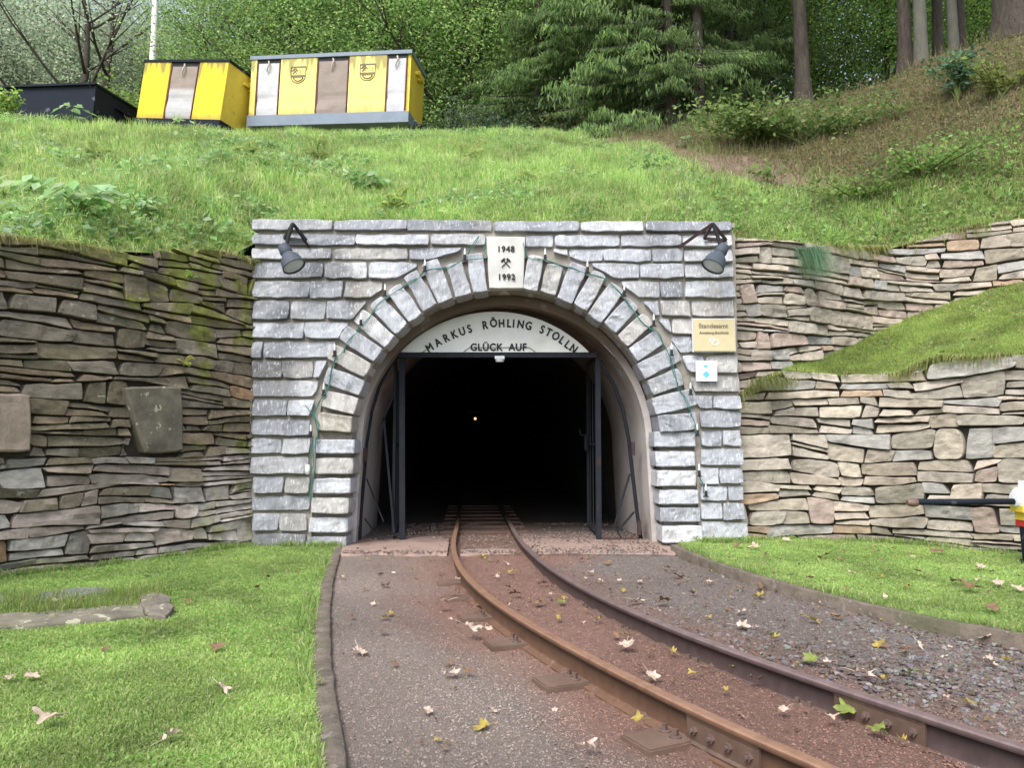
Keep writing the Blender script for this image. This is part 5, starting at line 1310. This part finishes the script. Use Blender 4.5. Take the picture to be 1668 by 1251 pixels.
w3 = wagon((-190, 215, 15.8), (147, 208, 14.7), .86, 1.6, [], 'low black mine wagon at the left end of the crest', .04, .10, (), body='darkpaint')

# ------------------------------------------------------------------ fallen leaves
def leafshape(seed, lobes=5):
    r_ = random.Random(seed); n = 60; t = np.linspace(0, 2 * math.pi, n, endpoint=False)
    base = np.full(n, .48)
    for a_, s_, w_ in ((90, 1, 34), (38, .92, 31), (142, .92, 31), (-12, .70, 30), (192, .70, 30), (64, .55, 12), (116, .55, 12), (12, .5, 12), (168, .5, 12)):
        dd = np.abs((np.degrees(t) - a_ + 180) % 360 - 180); base = np.maximum(base, s_ * r_.uniform(.85, 1.1) * (1 - dd / w_ * .62) * (dd < w_))
    base += np.array([r_.uniform(-.03, .03) for _ in t])
    x, y = base * np.cos(t), base * np.sin(t)
    c1, c2 = r_.choice([-1.2, 1.0, 1.6, 2.2]) * r_.uniform(.6, 1.2), r_.uniform(-.8, 1.2)
    z = .30 * (c1 * x * x + c2 * y * y) + .14 * np.sin(3 * t + seed) * base + .08 * np.sin(7 * t + seed * 2) * base
    rings = [np.stack([x * k, y * k, z * k * k + (1 - k) * .02], -1) for k in (1, .66, .33)]
    V = np.concatenate(rings + [np.array([[0, 0, .02]])])
    V[:, 2] -= V[:, 2].min() * .9
    F = []
    for a in range(2):
        i = np.arange(n); F.append(np.stack([a * n + i, a * n + (i + 1) % n, (a + 1) * n + (i + 1) % n, (a + 1) * n + i], -1))
    i = np.arange(n); F.append(np.stack([2 * n + i, 2 * n + (i + 1) % n, np.full(n, 3 * n)], -1))
    return V, F
LM = dict(pale=mat('dead_leaf_pale', (.50, .385, .31), .45, 30, .7, 0, trans=.15), brown=mat('dead_leaf_brown', (.19, .115, .07), .4, 40, .7, 0, trans=.15), yellow=mat('dead_leaf_yellow', (.36, .28, .07), .35, 35, .6, 0, trans=.25), green=mat('dead_leaf_green', (.20, .25, .06), .35, 35, .6, 0, trans=.25))
lmesh = {}
for k, m in LM.items():
    for v in range(7):
        V, F = leafshape(v * 7 + len(k)); V[:, 0] *= (1, .85, .6, .95, .75, .9, .5)[v]; B = MB(); B.add(V, F); B.tube([(0, -.5, .05), (.1, -1.0, .12), (.05, -1.45, .10)], .022, 4)
        o = B.build('fallen_leaf', m); lmesh[k, v] = o.data; bpy.data.objects.remove(o)
zones = dict(
    lawnleft='on the left lawn', gravleft='on the gravel left of the rails', between='between the rails', gravright='on the gravel right of the rails', lawnright='on the right lawn', terrace='on the grass terrace')
def put_leaf(p, size, kind, zone):
    o = bpy.data.objects.new('fallen_leaf', lmesh[kind, rnd.randrange(7)]); C.objects.link(o)
    o.location = [float(p[0]), float(p[1]), float(p[2]) + size * .12]; o.scale = (size, size * rnd.uniform(.7, 1), size)
    o.rotation_euler = (rnd.uniform(-.5, .3) , rnd.uniform(-.4, .4), rnd.uniform(0, 6.28))
    nm = {'pale': 'pale pinkish', 'brown': 'brown', 'yellow': 'yellow', 'green': 'yellowish green'}[kind]
    tag(o, f'{nm} curled fallen maple leaf {zones[zone]}', 'leaf', f'{nm} fallen leaves {zones[zone]}')
PX = [(585, 1065, 38, 'pale', 'gravleft'), (733, 1101, 30, 'pale', 'gravleft'), (638, 1076, 14, 'pale', 'gravleft'), (625, 1031, 18, 'brown', 'gravleft'), (697, 1160, 26, 'pale', 'gravleft'), (905, 1159, 14, 'pale', 'gravleft'),
      (788, 1186, 28, 'yellow', 'gravleft'), (765, 1025, 34, 'pale', 'gravleft'), (790, 1028, 28, 'pale', 'gravleft'), (722, 984, 28, 'pale', 'gravleft'), (770, 989, 26, 'brown', 'gravleft'), (745, 945, 14, 'pale', 'gravleft'), (555, 942, 18, 'pale', 'gravleft'), (608, 985, 12, 'pale', 'gravleft'), (628, 956, 18, 'brown', 'gravleft'), (625, 1008, 14, 'yellow', 'gravleft'), (725, 1221, 12, 'brown', 'gravleft'), (958, 1219, 28, 'pale', 'gravleft'), (803, 1159, 18, 'pale', 'gravleft'),(1040,1175,26,'yellow','gravleft'),(713,1208,16,'yellow','gravleft'),
      (783, 908, 14, 'yellow', 'between'), (833, 933, 13, 'yellow', 'between'), (797, 914, 9, 'green', 'between'), (885, 951, 18, 'brown', 'between'), (880, 984, 20, 'brown', 'between'), (842, 970, 20, 'brown', 'between'), (915, 982, 18, 'green', 'between'), (910, 1007, 18, 'yellow', 'between'), (977, 1010, 22, 'yellow', 'between'), (1020, 1036, 20, 'green', 'between'), (1022, 1053, 34, 'pale', 'between'), (1060, 1102, 24, 'pale', 'between'), (1129, 1098, 15, 'yellow', 'between'), (1183, 1125, 15, 'yellow', 'between'), (1230, 1110, 28, 'brown', 'between'), (1276, 1158, 24, 'pale', 'between'), (1382, 1161, 32, 'green', 'between'), (1355, 1172, 22, 'pale', 'between'), (1432, 1192, 34, 'green', 'between'), (1470, 1207, 22, 'yellow', 'between'), (1196, 1087, 12, 'yellow', 'between'),
      (1085, 927, 26, 'brown', 'gravright'), (1103, 940, 22, 'brown', 'gravright'), (1038, 981, 20, 'pale', 'gravright'), (1080, 984, 30, 'brown', 'gravright'), (1070, 996, 14, 'pale', 'gravright'), (1157, 950, 16, 'pale', 'gravright'), (1238, 958, 30, 'brown', 'gravright'), (1240, 973, 22, 'yellow', 'gravright'), (1153, 1006, 12, 'yellow', 'gravright'), (1208, 1022, 24, 'pale', 'gravright'), (1260, 1035, 14, 'green', 'gravright'), (1322, 1012, 26, 'yellow', 'gravright'), (1360, 1006, 26, 'brown', 'gravright'), (1323, 1077, 26, 'green', 'gravright'), (1350, 1080, 18, 'pale', 'gravright'), (1405, 1102, 40, 'pale', 'gravright'), (1440, 1108, 30, 'yellow', 'gravright'), (1490, 1101, 22, 'green', 'gravright'), (1435, 1050, 22, 'yellow', 'gravright'), (1478, 1060, 22, 'brown', 'gravright'), (1608, 1042, 26, 'pale', 'gravright'), (1640, 1078, 22, 'yellow', 'gravright'), (1610, 1080, 24, 'pale', 'gravright'), (1580, 1148, 28, 'yellow', 'gravright'), (1540, 1140, 22, 'pale', 'gravright'), (1010, 948, 12, 'pale', 'gravright'), (962, 935, 14, 'pale', 'gravright'), (960, 908, 12, 'yellow', 'gravright'), (1310, 970, 22, 'brown', 'gravright'), (1150, 985, 12, 'brown', 'gravright'), (1128, 968, 18, 'brown', 'gravright'),
      (80, 1178, 44, 'pale', 'lawnleft'), (50, 1103, 24, 'pale', 'lawnleft'), (12, 1107, 24, 'pale', 'lawnleft'), (360, 1124, 30, 'pale', 'lawnleft'), (357, 1057, 28, 'brown', 'lawnleft'), (276, 1204, 36, 'pale', 'lawnleft'), (172, 1059, 16, 'brown', 'lawnleft'), (522, 1112, 16, 'yellow', 'lawnleft'), (88, 982, 28, 'pale', 'lawnleft'), (131, 985, 20, 'brown', 'lawnleft'), (436, 941, 14, 'brown', 'lawnleft'), (418, 958, 14, 'brown', 'lawnleft'), (310, 983, 16, 'brown', 'lawnleft'), (240, 940, 12, 'pale', 'lawnleft'), (487, 932, 10, 'brown', 'lawnleft'),
      (1230, 893, 30, 'pale', 'lawnright'), (1205, 890, 22, 'brown', 'lawnright'), (1280, 880, 14, 'pale', 'lawnright'), (1343, 908, 24, 'brown', 'lawnright'), (1530, 900, 26, 'brown', 'lawnright'), (1578, 960, 28, 'brown', 'lawnright'), (1560, 950, 22, 'brown', 'lawnright'), (1622, 953, 26, 'pale', 'lawnright'), (1655, 960, 22, 'pale', 'lawnright'), (1618, 995, 26, 'brown', 'lawnright'), (1388, 937, 16, 'pale', 'lawnright'), (1443, 976, 14, 'pale', 'lawnright'), (1315, 945, 18, 'brown', 'lawnright'), (1475, 958, 14, 'yellow', 'lawnright'), (1432, 940, 14, 'yellow', 'lawnright'), (1380, 960, 14, 'brown', 'lawnright'), (1500, 935, 16, 'brown', 'lawnright'), (1600, 925, 16, 'pale', 'lawnright')]
ZZ = dict(lawnleft=.045, gravleft=.012, between=.012, gravright=.022, lawnright=.085)
for (px, py, s, k, z) in PX:
    p = G(px, py, ZZ[z]); put_leaf(p, max(.022, min(.085, .64 * s / FPX * p[1] * 1.15)), k, z)
for k in range(150):
    z = rnd.choice(['gravright', 'gravright', 'gravright', 'lawnright', 'lawnright', 'lawnright', 'between', 'gravleft'])
    y = rnd.uniform(3.4, 7.0); lo, hi = {'gravright': (float(railx(cR, y)) + .1, float(kRx(y)) - .05), 'lawnright': (float(kRx(y)) + .1, 4.4), 'between': (float(railx(cL, y)) + .08, float(railx(cR, y)) - .08), 'gravleft': (float(kLx(y)) + .1, float(railx(cL, y)) - .08)}[z]
    if hi < lo or (z == 'lawnright' and y < 4.8): continue
    x = rnd.uniform(lo, hi)
    if z == 'lawnright' and y > float(RLY(x)) - .1: continue
    put_leaf((x, y, ZZ[z]), rnd.uniform(.020, .044), rnd.choice(['brown', 'brown', 'brown', 'pale', 'yellow']), z)
n = 4200; yy = rg.uniform(2.4, 7.4, n); xx = rg.uniform(-1.9, 4.6, n)
wt = np.where(xx > kRx(yy), .55, np.where(xx > railx(cR, yy), 1.0, np.where(xx > railx(cL, yy), .35, .22)))
wt = wt * np.clip((fbm(xy3(xx, yy, 0), 1.3, 97, 2) - .32) * 4, .1, 1)
wt = wt + .9 * np.exp(-np.abs(kRx(yy) - xx - .06) / .10) + .5 * np.exp(-np.abs(xx - railx(cR, yy) - .1) / .08)
ok = (rg.random(n) < wt) & ((xx < 2.2) | (yy < RLY(xx) - .05)) & (xx > kLx(yy) + .05) & (np.abs(xx - railx(cL, yy)) > .05) & (np.abs(xx - railx(cR, yy)) > .05) & (yy < 7.3)
xx, yy = xx[ok], yy[ok]; n = len(xx); zz = np.where(xx > kRx(yy), .083, ground_z(xx, yy) + .012)
B = MB(); leafquads(B, xy3(xx, yy, zz), rg.uniform(.008, .030, n), rg.normal(size=(n, 3)) * .35 + [0, 0, 1], colmix(n, [(.17, .10, .06), (.12, .075, .05), (.28, .19, .12), (.40, .31, .22), (.36, .30, .06), (.24, .32, .07)], [4, 4, 2, 1.2, 1, .5], .25), .6)
tag(B.build('leaf_crumbs', M['leaf']), 'small broken bits of dead leaves sprinkled over gravel and right lawn', 'leaf litter', kind='stuff')
for (px, py, k) in ((1500, 515, 'pale'), (1580, 520, 'pale'), (1618, 516, 'pale'), (1575, 538, 'brown'), (1655, 527, 'brown'), (1450, 525, 'brown'), (1612, 488, 'pale'), (1635, 470, 'pale'), (1585, 563, 'brown'), (1440, 565, 'pale'), (1530, 585, 'brown')):
    # nearest terrace point along the ray
    g = Vt.reshape(-1, 3); dyc = g[:, 1] * ct + (g[:, 2] - CAMH) * st; ppx = 834 + FPX * g[:, 0] / dyc; ppy = 625.5 - FPX * ((g[:, 2] - CAMH) * ct - g[:, 1] * st) / dyc
    i = np.argmin((ppx - px) ** 2 + (ppy - py) ** 2); put_leaf(g[i] + [0, -.02, .05], .04, k, 'terrace')

# ------------------------------------------------------------------ trees
def branchy(B, base, h, r0, nb, rng, z0=.25, up=.5, L=.45, c=(1, 1, 1)):
    n = 12; t = np.linspace(0, 1, n); w = np.cumsum(rng.normal(0, .03 * h / n * 3, (n, 2)), 0)
    tr = np.stack([w[:, 0], w[:, 1], t * h], -1); w0 = tr[0].copy(); tr = tr - [w0[0], w0[1], 0] + np.array(base)
    B.tube(tr, r0 * (1 - .82 * t) * (1 + .5 * np.exp(-t * 30)), 9, c); ends = []
    for k in range(nb):
        f = rng.uniform(z0, .95); a = rng.uniform(0, 6.28); l = h * L * (1.15 - f) * rng.uniform(.7, 1.2)
        p0 = np.array([np.interp(f, t, tr[:, i]) for i in range(3)]); s = np.linspace(0, 1, 7)
        p = p0 + np.stack([l * s * math.cos(a), l * s * math.sin(a), l * (up * s + .15 * s * s)], -1) + np.cumsum(rng.normal(0, .02 * l, (7, 3)), 0) * s[:, None]
        B.tube(p, r0 * (1 - .8 * f) * .45 * (1 - .85 * s) + .006, 6, c); ends += [p[i] for i in (3, 4, 5, 6)]
        for j in range(2):
            q0 = p[rng.integers(2, 6)]; a2 = a + rng.uniform(-1, 1); q = q0 + np.stack([l * .5 * s * math.cos(a2), l * .5 * s * math.sin(a2), l * .5 * s * up], -1); B.tube(q, r0 * .1 * (1 - .8 * s) + .004, 5, c); ends += [q[3], q[6]]
    return np.array(ends)
def broad_tree(label, base, h, rx, z0, nleaf, cols, seed, barkm='bark', r0=.14, lsize=(.06, .12), nb=20, leafm='leaf', cat='tree', name='broadleaf_tree', flat=1.0):
    rng = np.random.default_rng(seed); e = empty(name, base, label, cat, 'trees behind the crest')
    B = MB(); ends = branchy(B, base, h * .95, r0, nb, rng, z0=z0, L=.42); B.build('trunk', M[barkm], e, smooth=True)
    nc = nleaf // 70
    # cluster centres: ends of boughs and the crown's own volume
    u = rng.normal(size=(nc, 3)); u /= np.linalg.norm(u, axis=1)[:, None]; rr = rng.uniform(.35, 1, nc) ** .5
    zc = h * (z0 + 1) / 2; cz = h * (1 - z0) / 2
    cen = np.array(base) + np.array([0, 0, zc]) + u * rr[:, None] * [rx, rx * flat, cz]
    cen += rng.normal(0, .25, cen.shape); cen[:len(ends)] = ends[:nc] if len(ends) >= nc else cen[:len(ends)] * .3 + ends * .7
    cs = rng.uniform(.6, 1.25, nc)
    k = rng.integers(0, nc, nleaf); off = rng.normal(0, 1, (nleaf, 3)) * [.34, .34, .20]
    p = cen[k] + off * cs[k][:, None] * rx / 2.6
    p[:, 2] = np.maximum(p[:, 2], base[2] + .12)
    c = colmix(nleaf, cols, j=.2, rng=rng) * (.42 + 1.0 * rng.random(nc))[k][:, None]
    B = MB(); leafquads(B, p, rng.uniform(*lsize, nleaf), rng.normal(size=(nleaf, 3)) * .6 + [0, -.25, .7], c, .7, rng=rng)
    B.build('crown', M[leafm], e); return e
def spruce(label, base, h, rmax, zlow, seed, nb=90, r0=.16, cols=((.14, .22, .075), (.19, .28, .09), (.10, .165, .06)), dens=1.0):
    rng = np.random.default_rng(seed); e = empty('spruce_tree', base, label, 'tree', 'spruces at the forest edge')
    B = MB(); t = np.linspace(0, 1, 16); tr = np.stack([base[0] + .1 * np.sin(t * 3 + seed), base[1] + 0 * t, base[2] - .1 + h * t], -1)
    B.tube(tr, r0 * (1 - .85 * t) * (1 + .9 * np.exp(-t * 40)), 14, cap=False)
    Bf = MB()
    for k in range(nb):
        f = rng.random() ** 1.2; z = zlow + (h - zlow) * f; a = rng.uniform(0, 6.28); L = rmax * (1 - f * .92) * rng.uniform(.7, 1.1)
        s = np.linspace(0, 1, 9); p = np.array(base) + np.stack([L * s * math.cos(a), L * s * math.sin(a), z + L * (.10 * s - .55 * s ** 1.6 + .18 * s ** 4)], -1)
        B.tube(p, .03 * (1 - .8 * s) * (r0 / .16) + .004, 5)
        n = int(330 * L / 2.2 * dens); q = rng.uniform(.12, 1, n); c0 = np.stack([np.interp(q, s, p[:, i]) for i in range(3)], 1)
        sd = rng.normal(0, 1, n) * .22 * L * (1 - q * .6) * .8; c0[:, 0] += -math.sin(a) * sd; c0[:, 1] += math.cos(a) * sd; c0[:, 2] -= np.abs(sd) * .35
        hl = rng.uniform(.08, .24, n); c0[:, 2] -= hl * .4
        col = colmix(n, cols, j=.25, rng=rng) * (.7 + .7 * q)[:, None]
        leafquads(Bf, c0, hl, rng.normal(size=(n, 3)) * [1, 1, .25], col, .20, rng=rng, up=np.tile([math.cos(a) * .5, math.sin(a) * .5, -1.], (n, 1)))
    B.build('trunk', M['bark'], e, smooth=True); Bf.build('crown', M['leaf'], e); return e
def hz(x, y): return float(hill_z(np.array([x], float), np.array([y], float))[0])
def at(px, Y):
    x = (px - 834) / FPX * Y * 1.03; return np.array([x, Y, hz(x, Y)])
def move(e, px, Y, rot, s, label, group=None):
    c = copy_tree(e); p = at(px, Y); c.location = p.tolist(); c.rotation_euler = (0, 0, rot); c.scale = (s, s, s); c['label'] = label
    if group: c['group'] = group
    return c
GREEN = [(.26, .41, .13), (.32, .48, .16), (.19, .33, .09), (.41, .52, .20)]
DARK = [(.17, .30, .08), (.23, .38, .10), (.12, .23, .06), (.32, .44, .11)]
HAZE_PALE = [(.38, .46, .31), (.45, .52, .38), (.31, .40, .26), (.50, .56, .42)]  # pale willow greens, lightened further so the colour stands in for distant haze
t1 = broad_tree('dense green broadleaf tree behind the long yellow wagon', at(620, 19), 9, 2.9, .04, 52000, GREEN, 1, lsize=(.045, .095))
t2 = broad_tree('pale green willow at the far left behind the black wagon', at(40, 27), 11, 4.0, .03, 60000, HAZE_PALE, 2, lsize=(.07, .13), name='willow_tree')
t3 = broad_tree('dark green beech deep in the forest behind the spruces', at(900, 24), 12, 4.2, .06, 52000, DARK, 3, lsize=(.06, .13), name='beech_tree')
for i, (px, Y, s, lb) in enumerate([(470, 20, .95, 'dense green tree above the gap between the two yellow wagons'), (760, 19, 1.05, 'dense green tree left of the spruces'), (545, 24, 1.3, 'tall green tree behind the long yellow wagon, second row'), (700, 24, 1.35, 'tall green tree between the wagon and the spruces, second row'), (390, 23, 1.0, 'green tree above the short yellow wagon')]):
    move(t1, px, Y, 1.1 * i + .6, s, lb)
for i, (px, Y, s, lb) in enumerate([(300, 30, 1.0, 'pale green willow right of the birch'), (170, 33, 1.1, 'pale hazy willow behind the bare-limbed tree'), (-90, 30, 1.1, 'pale willow cut by the left picture edge'), (420, 36, 1.2, 'pale distant willow above the short yellow wagon'), (90, 42, 1.5, 'tallest pale willow in the far background left'), (-10, 24, .9, 'pale willow close behind the left end of the black wagon'), (250, 26, .85, 'pale willow just behind the birch trunk'), (130, 28, 1.05, 'pale willow behind the leaning dark trunk'), (500, 44, 1.6, 'farthest pale willow above the wagon gap')]):
    move(t2, px, Y, 1.7 * i + .6, s, lb)
for i, (px, Y, s, lb) in enumerate([(1010, 26, 1.1, 'dark beech behind the drooping spruce'), (1110, 23, .9, 'dark beech between the two thick trunks'), (1220, 25, 1.0, 'dark green beech left of the thick dark trunk'), (1340, 24, .9, 'dark beech right of the thick dark trunk'), (1440, 23, .8, 'beech with dark foliage left of the grey trunk pair'), (1560, 25, .9, 'beech behind the grey trunk pair'), (1700, 24, .9, 'beech behind the thick trunk at the right edge'), (820, 30, 1.3, 'tall dark beech behind the green trees'), (1650, 34, 1.4, 'tall beech in the farthest row, far right'), (640, 34, 1.4, 'tall dark beech in the farthest row behind the wagon')]):
    move(t3, px, Y, 2.1 * i + .3, s, lb)
s1 = spruce('big drooping spruce at the centre of the forest edge', at(1000, 16.2), 12, 3.0, .5, 5, 120)
for i, (px, Y, s, lb) in enumerate([(880, 17, .85, 'drooping spruce left of the big spruce'), (1090, 15.5, .8, 'spruce with low boughs above the trodden path'), (1190, 18, .9, 'dark spruce behind the thick trunks'), (960, 20, 1.1, 'spruce behind the big drooping spruce')]):
    move(s1, px, Y, 1.3 * i + 1, s, lb)
# tall trunks with high crowns
s2 = spruce('tall spruce with bare dark trunk right of the drooping spruces', at(1308, 14.6), 17, 2.9, 5.2, 9, 85, .145, dens=.8)
for i, (px, Y, s, lb) in enumerate([(1140, 15.2, .8, 'slimmer bare spruce trunk beside the path end'), (1535, 15.5, .8, 'dark thin trunk just left of the pale trunk'), (1572, 16, .8, 'dark thin trunk just right of the pale trunk'), (1250, 20, .7, 'thin far trunk left of the thick dark trunk'), (1205, 22, .65, 'thinnest far trunk above the path'), (1480, 14.0, .85, 'dark half of the trunk pair on the right hill')]):
    move(s2, px, Y, 1.3 * i + 1, s, lb)
def plain_trunk(px, Y, w, h, m, label, name='beech_tree', seed=0, r=None, crown=True):
    p = at(px, Y); e = empty(name, p, label, 'tree', 'bare trunks on the right hill'); B = MB(); t = np.linspace(0, 1, 22)
    tr = np.stack([p[0] + .12 * np.sin(t * 2 + seed), p[1] + 0 * t, p[2] - .15 + h * t], -1)
    B.tube(tr, w * (1 - .55 * t) * (1 + .55 * np.exp(-t * 26)), 20, cap=False); rng = np.random.default_rng(seed)
    for k in range(7):
        f = rng.uniform(.38, .9); a = rng.uniform(0, 6.28); l = rng.uniform(1, 2.2); s = np.linspace(0, 1, 6); q = np.array([p[0], p[1], p[2] + h * f]) + np.stack([l * s * math.cos(a), l * s * math.sin(a), l * s * .5], -1); B.tube(q, .05 * (1 - .8 * s) + .005, 6)
    B.build('trunk', M[m], e, smooth=True)
    n = 5200; k = rng.integers(0, 60, n); cen = rng.normal(0, 1, (60, 3)) * [1.5, 1.5, 1.5] + [p[0], p[1], p[2] + h * .82]; q = cen[k] + rng.normal(0, .35, (n, 3)); q = q[q[:, 2] > p[2] + h * .5]
    B = MB(); leafquads(B, q, rng.uniform(.1, .2, len(q)), rng.normal(size=(len(q), 3)) + [0, 0, .5], colmix(len(q), DARK, rng=rng), .7, rng=rng); B.build('crown', M['leaf'], e)
plain_trunk(1496, 13.6, .115, 13, 'palebark', 'grey beech trunk, left of the pale pair on the right hill', seed=1)
plain_trunk(1551, 14.0, .095, 13, 'palebark', 'pale slender trunk standing on the hill top right', seed=2)
plain_trunk(1668, 12.3, .33, 14, 'bark', 'very thick trunk at the right picture edge', name='spruce_tree', seed=3)
# birch and bare-limbed tree on the left
p = at(238, 20); bt = empty('birch_tree', p, 'white birch trunk rising behind the short yellow wagon', 'tree')
B = MB(); t = np.linspace(0, 1, 20); B.tube(np.stack([p[0] + .12 * np.sin(t * 3), p[1] + 0 * t, p[2] + 11 * t], -1), .115 * (1 - .6 * t), 14); B.build('trunk', M['birch'], bt, smooth=True)
rng = np.random.default_rng(4); B = MB(); n = 6000; cen = rng.normal(0, 1, (70, 3)) * [1.3, 1.3, 1.6] + [p[0], p[1], p[2] + 9]; q = cen[rng.integers(0, 70, n)] + rng.normal(0, .3, (n, 3)); leafquads(B, q, rng.uniform(.06, .12, n), rng.normal(size=(n, 3)), colmix(n, HAZE_PALE), .7, rng=rng); B.build('crown', M['leaf'], bt)
p = at(172, 23); e = empty('bare_limbed_tree', p, 'dark forked tree with wide limbs behind the black wagon', 'tree'); B = MB(); rng = np.random.default_rng(12)
branchy(B, p, 9, .19, 16, rng, z0=.12, up=.7, L=.5); B.build('trunk', M['bark'], e, smooth=True)
p = at(128, 22); e = empty('bare_limbed_tree', p, 'leaning dark trunk left of the forked tree', 'tree'); B = MB(); rng = np.random.default_rng(14)
branchy(B, p, 9, .17, 10, rng, z0=.25, up=.8, L=.4); B.build('trunk', M['bark'], e, smooth=True)

# shrubs
def shrub(label, pos, w, h, n, cols, seed, lsize=(.04, .09), name='shrub', grp=None):
    rng = np.random.default_rng(seed); e = empty(name, pos, label, 'shrub', grp); B = MB()
    ns = 14; tips = []
    for k in range(ns):
        a = rng.uniform(0, 6.28); r = rng.uniform(.1, 1) * w; s = np.linspace(0, 1, 6); q = np.array(pos) + np.stack([r * s * math.cos(a), r * s * math.sin(a) * .7, h * rng.uniform(.6, 1) * s ** .8], -1); B.tube(q, .010 * (1 - .7 * s) + .003, 5); tips += list(q[2:])
    B.build('stems', M['stem'], e); tips = np.array(tips)
    k = rng.integers(0, len(tips), n); p = tips[k] + rng.normal(0, .5, (n, 3)) * [w * .22, w * .22, h * .13]; p[:, 2] = np.maximum(p[:, 2], pos[2] + .02)
    B = MB(); leafquads(B, p, rng.uniform(*lsize, n), rng.normal(size=(n, 3)) * .6 + [0, -.5, .7], colmix(n, cols, rng=rng, j=.25) * (.7 + .5 * rng.random(len(tips)))[k][:, None], .68, rng=rng); B.build('leaves', M['leaf'], e)
    return e
BR = [(.22, .36, .07), (.16, .30, .05), (.32, .42, .10)]
shrub('young bright green shrub between the black and the short yellow wagon', at(185, 16.6), .9, 1.9, 700, BR, 1, (.08, .15))
shrub('bright shrub hanging into the gap between the two yellow wagons', at(398, 17.2), .5, 1.1, 420, BR, 2, (.06, .11))
shrub('leafy shrub in front of the black wagon at the left edge', at(8, 14.1), .5, .75, 420, BR, 3, (.05, .10))
shrub('large light green shrub on the right bank above the path', onhill(1310, 235), 1.9, .60, 3000, [(.17, .26, .07), (.12, .20, .05), (.24, .31, .11)], 4, (.05, .11))
shrub('light green shrub left part of the right bank', onhill(1235, 235), 1.0, .45, 900, [(.14, .23, .05), (.20, .28, .08)], 5)
shrub('bluish green sapling high on the right bank', onhill(1560, 165), .45, .75, 700, [(.10, .20, .10), (.14, .25, .14)], 6, (.05, .10), 'sapling')
shrub('yellowish bramble below the thick right trunk', onhill(1630, 160), .6, .5, 600, [(.22, .26, .06), (.16, .20, .05)], 7)
shrub('dark low bramble at the foot of the spruces', at(830, 14.9), 1.3, .75, 1500, [(.07, .12, .06), (.11, .16, .11), (.05, .08, .04)], 8)
shrub('grey green bramble right of the long yellow wagon', at(730, 15.0), .9, .8, 1100, [(.10, .15, .09), (.15, .20, .14), (.06, .10, .04)], 9)
shrub('dark bramble under the drooping spruce boughs', at(930, 15.0), 1.1, .65, 1000, [(.06, .09, .03), (.09, .10, .04)], 10)
shrub('leafy bramble at the right end of the bank above the upper wall', onhill(1500, 290), 1.5, .28, 900, [(.20, .32, .08), (.15, .25, .06)], 11)
shrub('low bramble above the middle of the upper right wall', onhill(1400, 330), 1.4, .24, 900, [(.22, .34, .08), (.16, .26, .06)], 12)
